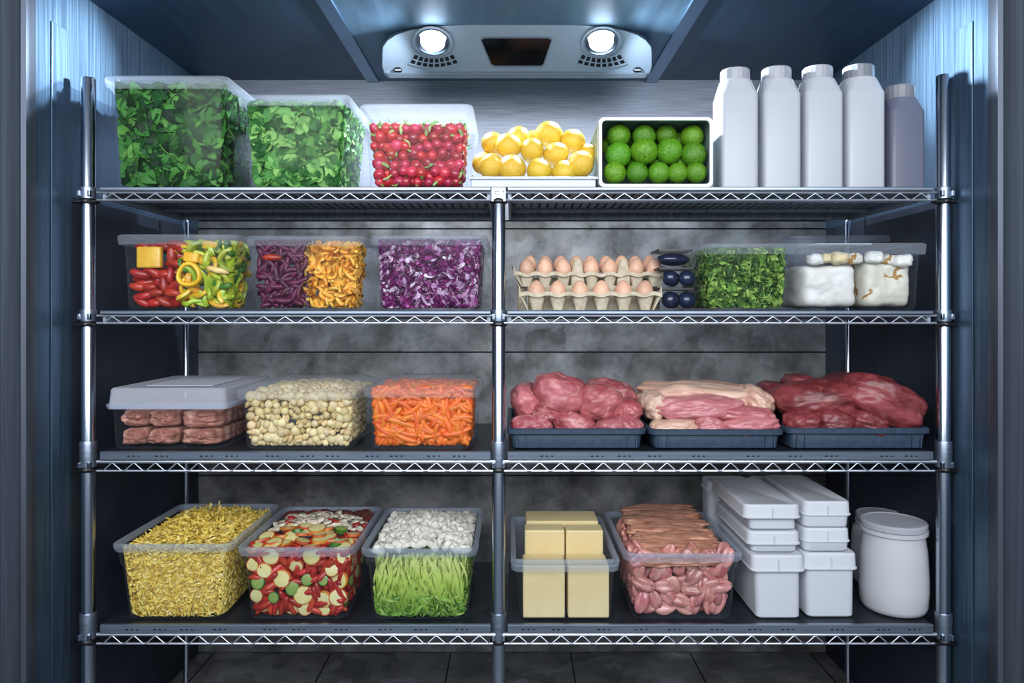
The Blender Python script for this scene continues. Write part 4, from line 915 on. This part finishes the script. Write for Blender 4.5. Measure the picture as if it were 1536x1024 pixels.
T = [(1226, 598, 63, 29, .13, .09, 'large dark beef joint on the poultry side of the beef tray', (0, -.03, 0)), (1322, 602, 59, 34, .085, .07, 'largest beef joint sloping down toward the end post', (0, .40, 0)), (1285, 575, 46, 16, .25, .08, 'beef piece across the top rear of the beef tray', (0, .02, 0)),
     (1203, 634, 27, 17, .055, .04, 'marbled beef piece in the front row of the beef tray, by the poultry', (0, -.1, 0)), (1250, 632, 28, 18, .055, .04, 'rounded beef piece in the middle of the beef tray front row', (0, .1, 0)), (1300, 634, 29, 17, .055, .04, 'beef piece in the front row of the beef tray, nearest the end post', (0, .3, 0)),
     (1168, 590, 28, 17, .32, .07, 'shadowed beef piece at the rear corner behind the poultry', (0, .2, 0)), (1196, 572, 20, 11, .29, .06, 'small dark beef piece on the rear of the beef tray', (0, 0, 0)), (1255, 622, 55, 14, .15, .06, 'low beef piece hidden under the large joints', (0, 0, 0))]
for i, t in enumerate(T): meat(t[0], t[1], t[2], t[3], t[4], t[5], MEATD, t[6], t[7], i + 40, .15, .7, 'beef_piece', 'beef in the last tray', 1.5)

# ------------------------------------------------------------------ bottom shelf
NOOD = pm('noodle', None, rough=.45, island=[hx(c) for c in ('#dab648', '#e8cb5c', '#f2da76', '#f8e898', '#e2c250', '#edd364')], trans=.1)
b = make_bin('open_food_bin', 'open clear bin heaped with yellow shredded noodles, by the post', (186, 334), (173, 342), 815, 4, depth=.36, rim=12, step=.052, r=.026)
st = Stuff(); TN = [curlstrip(random.uniform(.03, .055), random.uniform(.004, .0068), .5, k, 10, .15) for k in range(30)]
for p, n, f, l in shell(b, .0092, b.h * .90, 'fst', 3, .008, .45, bulge=.025, tl=2):
    V, F = TN[random.randrange(30)]; st.add(V, F, basis(n, random.uniform(0, 6.28), .3), p, random.uniform(.6, 1.05))
for k in range(220):
    x = random.uniform(-.8, .8); y = random.uniform(-.2, .8); V, F = TN[random.randrange(30)]
    st.add(V, F, Euler((random.uniform(0, 6), random.uniform(0, 6), 0)).to_matrix(), (b.cx + x * b.hwt * .9, b.cy + y * b.hdt, b.z0 + b.h * .90 + .025 * (1 - x * x) * (1 - y * y) + random.uniform(0, .008)))
st.clamp(b); st.core(b, b.h * .9, .014); st.build('noodles', NOOD, 'yellow shredded noodles heaped in the open bin by the post', 'noodles', None, (b.cx, b.cy, b.z0))

SLC = [pm('slice_flesh', hx('#c9bd72'), hx('#dbd49a'), rough=.4, scale=12, objrand=.1), pm('slice_rind', hx('#b5502a'), hx('#cc7a3a'), rough=.35, scale=10, objrand=.25, hue=.03)]
CUC = [pm('cucumber_flesh', hx('#6f8a3a'), hx('#93a85a'), rough=.4, scale=12, objrand=.1), pm('cucumber_rind', hx('#2e5a1e'), hx('#47752c'), rough=.3, scale=12, objrand=.2)]
SAL = pm('dark_red_slice', hx('#5a2018'), hx('#8a3a28'), rough=.4, scale=30, objrand=.2)
WHT = pm('pale_shred', hx('#c5b8a4'), hx('#dcd3c0'), rough=.4, scale=20, objrand=.12)
def disc(r, t, seed=0, n=22, dome=.0015):
    m = MB(); R = lambda k, z: [(r * k * (1 + .05 * math.sin(2 * a + seed)) * math.cos(a), r * k * math.sin(a), z) for a in [2*PI*i/n for i in range(n)]]
    rings = [R(.45, -t/2 - dome), R(.86, -t/2 - dome * .4), R(.97, -t/2), R(1, 0), R(.97, t/2), R(.86, t/2 + dome * .4), R(.45, t/2 + dome)]
    m.loft(rings, True, True); nf = n
    for i in range(len(m.mi)):
        k = i // n
        if k in (1, 2, 3, 4): m.mi[i] = 1
    return m
b = make_bin('open_food_bin', 'open clear bin of sliced vegetables in red, cream and green, second from the post', (371, 519), (361, 528), 820, 4, depth=.36, rim=13, step=.038, r=.026)
sl = [disc(.0215, .007, k).mesh('vegetable_slice', SLC, ang=35) for k in range(3)]
cu = [disc(.0165, .010, k + 5).mesh('cucumber_slice', CUC, ang=35) for k in range(2)]
rp = [stick(.052, .0105, .0085, .10 * (k - 1), k + 60, 7, 9).mesh('red_pepper_strip', REDB, ang=0) for k in range(3)]
sa = disc(.017, .003, 1).mesh('dark_red_slice', [SAL, SAL], ang=35); placed = []; wh = [lump(.019, .013, .006, .5, 2, k, 2, 1, .2).mesh('pale_vegetable_shred', WHT, ang=0) for k in range(3)]
for p, n, f, l in shell(b, .0225, b.h * .86, 'fst', 2, .013, .3, bulge=.03, sy=.7):
    q = random.random(); y = (p.y - b.cy) / b.hdt
    if f == 't' and y > .45: me, nm, lb = sa, 'dark_red_slice', 'thin dark red slice at the rear of the open vegetable bin'
    elif f == 't' and y > -.25 and q < .8: me, nm, lb = wh[random.randrange(3)], 'pale_vegetable_shred', 'pale vegetable shred on top of the open vegetable bin'
    elif q < .62 and f != 't' and all((p - o).length > .036 for o in placed) or q < .45 and f == 't': placed.append(p.copy()); me, nm, lb = sl[random.randrange(3)], 'vegetable_slice', 'cream vegetable slice with orange rind in the open vegetable bin'
    elif q < .8 and l == 0 and all((p - o).length > .030 for o in placed): placed.append(p.copy()); me, nm, lb = cu[random.randrange(2)], 'cucumber_slice', 'cucumber slice with dark green rind in the open vegetable bin'
    else: me, nm, lb = rp[random.randrange(3)], 'red_pepper_strip', 'glossy red pepper strip in the open vegetable bin'
    if f == 't' and nm != 'red_pepper_strip': p = p + Vector((0, 0, .012))
    if f != 't': p = p + n * (-.004 if nm == 'red_pepper_strip' else .009)
    binst(b, me, nm, lb, 'vegetable', p, basis(n, random.uniform(0, 6.28), .18 if 'slice' in nm else .3), random.uniform(.8, 1.12), nm.replace('_', ' ') + 's in the open bin')

CELG = [(-.0, hx('#4f7a22')), (.055, hx('#7ba336')), (.12, hx('#b7cc5e')), (.20, hx('#dde39a'))]
CEL = pm('celery_strip', hx('#a0c050'), rough=.38, scale=60, zgrad=CELG, trans=.1)
CELL = pm('celery_leaf', None, rough=.45, island=[hx(c) for c in ('#4b7a25', '#6f9c34', '#8fb848', '#5a8a2c', '#a5c45c')], trans=.12)
b = make_bin('open_food_bin', 'open clear bin of green celery strips topped with white onion, by the middle post', (557, 701), (547, 710), 822, 4, depth=.36, rim=12, step=.045, r=.026)
st = Stuff(); hh = b.h * .9
def strand(x0, z0, x1, z1, y0, y1, sag, w, seed):
    r = np.random.default_rng(seed); P = []
    for i in range(10):
        t = i / 9; P.append((x0 + (x1 - x0) * t ** 1.6 + sag * math.sin(PI * t), y0 + (y1 - y0) * t + .002 * math.sin(7 * t + seed), z0 + (z1 - z0) * t))
    return ribbon(P, w, PI / 2 + r.uniform(-.5, .5), PI / 2 + r.uniform(-.6, .6))
tufts = [(-.75, -1.0), (-.45, -.62), (-.15, -.25), (.0, .0), (.2, .28), (.45, .65), (.75, .95)]
for l in range(3):
    for k in range(105):
        tx, bx = random.choice(tufts); w = b.hwt - .012
        x0 = b.cx + (tx + random.gauss(0, .13)) * w * .92; x1 = b.cx + (bx + random.gauss(0, .14)) * (b.hwb - .012)
        x0 = max(b.cx - w, min(b.cx + w, x0)); x1 = max(b.cx - b.hwb + .012, min(b.cx + b.hwb - .012, x1))
        z0 = hh * random.uniform(.75, 1.0); z1 = hh * random.uniform(.05, .38); yy = b.cy - b.hdb + .009 + l * .007 + random.uniform(0, .005)
        V, F = strand(x0, b.z0 + z0, x1, b.z0 + z1, b.cy - b.hdt + .012 + l * .007, yy, random.gauss(0, .009), random.uniform(.0055, .010), k + l * 999); st.add(V, F, np.eye(3), (0, 0, 0))
sgn = 1
for k in range(190):
    y = b.cy + random.uniform(-.15, .15); V, F = strand(0, 0, random.gauss(0, .03), -hh * random.uniform(.4, .8), 0, 0, .004, .006, k)
    R = Matrix.Rotation(PI / 2, 3, 'Z'); st.add(V, F, R, (b.cx + sgn * (b.hwb - .006 - random.uniform(0, .012)), y, b.z0 + hh * random.uniform(.85, 1)))
st.clamp(b); st.core(b, hh, .03); celery = st.build('celery_strips', CEL, 'pale to mid green celery strips hanging down in the open bin', 'celery', None, (b.cx, b.cy, b.z0))
st = Stuff(); TL = [leaf(.045, .009, random.uniform(-1, 1), .2, 1, .06, 7, 3, 150 + k) for k in range(6)]
for p, n, f, l in shell(b, .012, hh * .34, 'fs', 2, .007, .5):
    V, F = TL[random.randrange(6)]; st.add(V, F, basis(n, random.gauss(0, .8), .25), p, random.uniform(.5, 1.0))
st.clamp(b); o = st.build('leaf_tangle', CELL, 'x', 'x', None, (0, 0, 0)); del o['category']; o['label'] = 'dark green leaf tangle along the bottom'; o.parent = celery; o.location = (0, 0, 0); o.matrix_parent_inverse = Matrix.Translation(-Vector((b.cx, b.cy, b.z0)))
ONI = pm('onion', hx('#c9c4b8'), hx('#dfdcd2'), rough=.4, scale=14, objrand=.1, sss=.1)
oni = [lump(.0145, .011, .0085, .35, 1.6, k + 3, 2, .7, .1).mesh('onion_piece', ONI, ang=35) for k in range(4)]
for p, n, f, l in shell(b, .018, hh - .002, 't', 1, .016, .35, bulge=.03, y01=(.08, 1)):
    binst(b, oni[random.randrange(4)], 'onion_piece', 'white chopped onion piece heaped on the celery', 'onion', p, Euler((random.uniform(0, 6), random.uniform(0, 6), 0)).to_matrix(), random.uniform(.8, 1.2), 'onion pieces')

# --- butter
BUT = pm('butter', hx('#d6bf88'), hx('#e2d09e'), rough=.45, scale=5, sss=.12, bump=.08, bscale=25)
b = make_bin('clear_food_bin', 'clear bin of pale yellow butter blocks with a sunken front rim, by the middle post', (781, 917), (773, 923), 838, 4, depth=.36, rim=10, step=.030, r=.012)
m = MB(); R_ = lambda z, e: rr(b.hwt + e, b.hdt + e, .024, z)
m.loft([R_(b.h - .028, .010), R_(b.h - .010, .011)], False, False); m.build('lid_skirt', RIM, b.root, ang=45)
d = .026; zb = b.z0 + .004
for (xa, xb, y0, y1, da, dp, lb) in ((784.5, 847.5, 848, 930, .026, .085, 'tall butter block in the front row, next to the middle post'), (852, 914, 848, 930, .026, .085, 'tall butter block in the front row, next to the raw meat bin')):
    h = Z(y0, da) - zb; m = MB(); hw = (X(xb, da) - X(xa, da)) / 2; m.loft([rr(hw, dp/2, .004, 0), rr(hw, dp/2, .004, h)]); o = m.build('butter_block', BUT, bevel=.004, loc=((X(xa, da) + X(xb, da)) / 2, da + dp / 2, zb)); tag(o, lb, 'butter')
da = .118; 
for (xa, xb, yt, lb) in ((787, 847, 795, 'butter block standing higher in the second row, next to the middle post'), (849, 905, 795.5, 'butter block standing higher in the second row, next to the raw meat bin')):
    h = Z(yt, da) - zb; hw = (X(xb, da) - X(xa, da)) / 2; m = MB(); m.loft([rr(hw, .028, .004, 0), rr(hw, .028, .004, h)]); o = m.build('butter_block', BUT, bevel=.004, loc=((X(xa, da) + X(xb, da)) / 2, da + .028, zb)); tag(o, lb, 'butter')
da = .182
h = Z(782, da) - zb; xa, xb = X(789, da), X(898, da); m = MB(); m.loft([rr((xb - xa) / 2, .05, .004, 0), rr((xb - xa) / 2, .05, .004, h)]); o = m.build('butter_block', BUT, bevel=.004, loc=((xa + xb) / 2, da + .055, zb)); tag(o, 'wide butter block at the rear of the butter bin', 'butter')

# --- raw meat strips
RAW = pm('raw_meat_piece', hx('#a85854'), hx('#d69a90'), rough=.3, scale=28, detail=6, bump=.3, bscale=60, objrand=.2, hue=.008, sss=.1, coat=.35, extra=marble((hx('#dcb0a4'), .5)))
BRN = pm('brown_meat_slice', hx('#a0654e'), hx('#cf9a80'), rough=.42, scale=30, detail=7, stretch=(1, 3, 3), bump=.4, bscale=60, objrand=.1, coat=.2)
b = make_bin('open_food_bin', 'open clear bin of pink raw meat pieces and brown slices, beside the white tubs', (950, 1101), (941, 1109), 829, 4, depth=.36, rim=12, step=.036, r=.026)
def fold(L, W, seed):
    v, f = ICO[3]; m = MB(); o = []
    for p in v:
        d_ = 1 + .16 * noise.noise(p * 1.6 + Vector((seed, 1, 4))); q = p * d_; z = q.z * .55 - .28 * math.exp(-(p.y / .28) ** 2) * (1 if p.z > 0 else 0)
        o.append((q.x * L, q.y * W, z * W))
    return m.add(o, f)
rw = [fold(.029, .0185, k * 3.3).mesh('raw_meat_piece', RAW, ang=0) for k in range(5)]
for p, n, f, l in shell(b, .0315, b.h * .90, 'fs', 2, .014, .3, sy=.7):
    binst(b, rw[random.randrange(5)], 'raw_meat_piece', 'folded pink raw meat piece in the open bin beside the white tubs', 'meat', p, basis(n, random.choice((random.gauss(1.4, .35), random.gauss(0, .5))), .25), random.uniform(.8, 1.15), 'raw meat pieces')
for i, (dy, dz, w) in enumerate(((.03, .0, .9), (.055, .010, .9), (.085, .017, .9), (.12, .024, .85), (.16, .030, .86), (.21, .036, .88), (.26, .040, .85), (.305, .044, .8))):
    d = b.d0 + dy; o = lump(b.hwt * w * .92, .032, .011, .18, 2.4, i + 70, 4, .7, .12, 8).build('meat_slice', BRN, loc=(b.cx + random.uniform(-.004, .004), d, b.z0 + b.h * .86 + dz), ang=0); o.rotation_euler = (.12, random.uniform(-.05, .05), random.uniform(-.06, .06))
    tag(o, ['front', 'second', 'third', 'fourth', 'fifth', 'sixth', 'seventh', 'rearmost'][i] + ' of the brown meat slices layered on the raw meat bin, counted from the front', 'meat', 'brown meat slices')

# --- white tubs
TUB = pm('white_tub', hx('#c8ccd4'), rough=.4, sss=.04)
TUBL = pm('white_tub_lid', hx('#d0d3da'), rough=.42)
def tub(label, fx0, fx1, lx0, lx1, zb, ztop, ylid, d0, depth, name='white_tub'):
    """body px range at its front, lid px range, base and top heights, picture row where the lid skirt ends"""
    cx = (X(lx0, d0) + X(lx1, d0)) / 2; hwl = (X(lx1, d0) - X(lx0, d0)) / 2; hwb = (X(fx1, d0) - X(fx0, d0)) / 2; q = depth / 2
    root = thing(name, label, 'food container', (cx, d0 + q, zb), 0, 'white tubs'); h = ztop - zb; zl = Z(ylid, d0) - zb; off = (X(fx0, d0) + X(fx1, d0)) / 2 - cx
    m = MB(); i = hwl - hwb
    m.loft([rr(hwb - .005, q - i - .005, .012, 0, 5, off), rr(hwb - .001, q - i - .001, .014, .004, 5, off), rr(hwb + .001, q - i + .001, .016, zl + .004, 5, off * .5)]); m.build('tub_body', TUB, root, ang=40)
    m = MB(); m.loft([rr(hwl - .001, q - .001, .016, zl), rr(hwl, q, .016, zl + .0015), rr(hwl, q, .016, zl + .004), rr(hwl - .002, q - .002, .016, zl + .0055), rr(hwl - .003, q - .003, .016, h - .005), rr(hwl - .006, q - .006, .014, h - .001), rr(hwl - .014, q - .014, .012, h), rr(hwl - .018, q - .018, .012, h - .002)])
    lid = m.build('lid', TUBL, root, ang=32)
    m = MB(); m.box(-.0015, .0015, -q - .001, -q + .003, zl + .001, h - .009); m.build('lid_tab', TUB, lid, bevel=.0005)
    return root
z4 = SHELF[4] + .0012
def stack(fr, rows, d0s, depth, side):
    zb = z4
    for (f0, f1, l0, l1, yt, yl, lb), d0 in zip(rows, d0s):
        zt = Z(yt, d0); tub(lb, f0, f1, l0, l1, zb, zt, yl, d0, depth); zb = zt + .0006
stack(0, [(1137, 1205, 1127, 1210, 833, 858, 'tall white tub at the bottom of the stack beside the raw meat bin'), (1128, 1199, 1121, 1203, 797.5, 817.5, 'flat white tub in the middle of the stack beside the raw meat bin'), (1127, 1199, 1115, 1203.5, 757, 778, 'flat white tub on top of the stack beside the raw meat bin')], (.02, .034, .034), .30, 1)
stack(0, [(1213, 1285, 1206, 1289, 830, 855, 'tall white tub at the bottom of the stack beside the jars'), (1207, 1275, 1206, 1278, 792.5, 814, 'flat white tub in the middle of the stack beside the jars'), (1207, 1275, 1206, 1279.5, 752, 774, 'flat white tub on top of the stack beside the jars')], (.03, .040, .040), .30, 1)
dd = .345
tub('tall white tub standing behind the stacked tubs, beside the shelf back', 1063, 1125, 1061, 1128, z4, Z(722, dd), 738, dd, .085)
tub('tall white tub behind the stacked tubs, mostly hidden by the stack beside the jars', 1137, 1204, 1134, 1208, z4, Z(722, dd), 738, dd, .085)
# --- jars
JAR = pm('white_jar', hx('#c3c4c9'), rough=.3, coat=.25)
JARL = pm('jar_lid', hx('#a7aab2'), rough=.4)
def jar(label, x0, x1, lx0, lx1, ytop, ylid, ysh, d0):
    r = (X(x1, d0) - X(x0, d0)) / 2; d = d0 + r; r *= .985; cx = X((x0 + x1) / 2, d); lr = (X(lx1, d) - X(lx0, d)) / 2
    zt = Z(ytop + 5, d - lr * .9) - z4; zl = Z(ylid, d - lr) - z4; zs = Z(ysh, d - r * .95) - z4
    root = thing('white_jar', label, 'jar', (cx, d, z4), 0, 'white jars'); n = 44
    m = MB(); m.lathe([(r * .84, 0), (r * .91, .003), (r * .965, .014), (r, zs * .28), (r * 1.0, zs * .45), (r * .975, zs * .7), (r * .945, zs * .88), (r * .91, zs * .97), (lr * .93, zs + .005), (lr * .92, zl + .004)], n); m.build('jar_body', JAR, root, ang=60)
    m = MB(); m.lathe([(lr * .95, zl - .012), (lr * 1.01, zl - .011), (lr * 1.02, zl - .002), (lr * .97, zl - .001)], n); m.build('neck_ring', JAR, root)
    m = MB(); m.lathe([(lr * .97, zl), (lr, zl + .001), (lr * 1.0, zt - .004), (lr * .97, zt - .001), (lr * .90, zt), (lr * .86, zt - .002)], n); m.build('lid', JARL, root, ang=32)
jar('large white jar with screw lid at the front, beside the end post', 1289.5, 1391, 1293, 1385, 786, 803, 820, .02)
jar('white jar with screw lid half hidden behind the large jar', 1277, 1362, 1275, 1341, 772, 789, 800, .20)

flush_over()
# ------------------------------------------------------------------ light, world, camera
def area(name, loc, target, size, sy, power, col):
    l = bpy.data.lights.new(name, 'AREA'); l.shape = 'RECTANGLE'; l.size = size; l.size_y = sy; l.energy = power; l.color = col
    o = bpy.data.objects.new(name, l); C.objects.link(o); o.location = loc; o.rotation_euler = (Vector(target) - Vector(loc)).to_track_quat('-Z', 'Y').to_euler(); return o
area('room_light', (0, -2.2, 2.0), (0, .1, .95), 3.2, 1.5, 102, (.91, .95, 1))
w = bpy.data.worlds.new('world'); bpy.context.scene.world = w; w.use_nodes = True; nt = w.node_tree
bg = nt.nodes['Background']; tc = N(nt, 'ShaderNodeTexCoord'); sp = N(nt, 'ShaderNodeSeparateXYZ'); nt.links.new(tc.outputs['Generated'], sp.inputs[0])
a1 = N(nt, 'ShaderNodeMapRange'); nt.links.new(sp.outputs[1], a1.inputs[0]); a1.inputs[1].default_value = 1; a1.inputs[2].default_value = -1
rp_ = ramp(nt, [(.45, (.01, .014, .02, 1)), (.75, (.09, .115, .15, 1)), (1, (.20, .24, .29, 1))], a1.outputs[0])
nt.links.new(rp_, bg.inputs[0]); bg.inputs[1].default_value = 1.0
cd = bpy.data.cameras.new('camera'); co = bpy.data.objects.new('camera', cd); C.objects.link(co)
co.location = (0, -D, ZC); co.rotation_euler = (PI / 2, 0, 0); cd.sensor_width = 36; cd.lens = 36 * (D / S) / 1536; cd.shift_y = -(512 - HY) / 1536; cd.clip_start = .05
s = bpy.context.scene; s.camera = co
s.view_settings.view_transform = 'Standard'; s.view_settings.look = 'None'; s.view_settings.exposure = 0
s.cycles.transparent_max_bounces = 24; s.cycles.max_bounces = 10; s.cycles.use_denoising = True
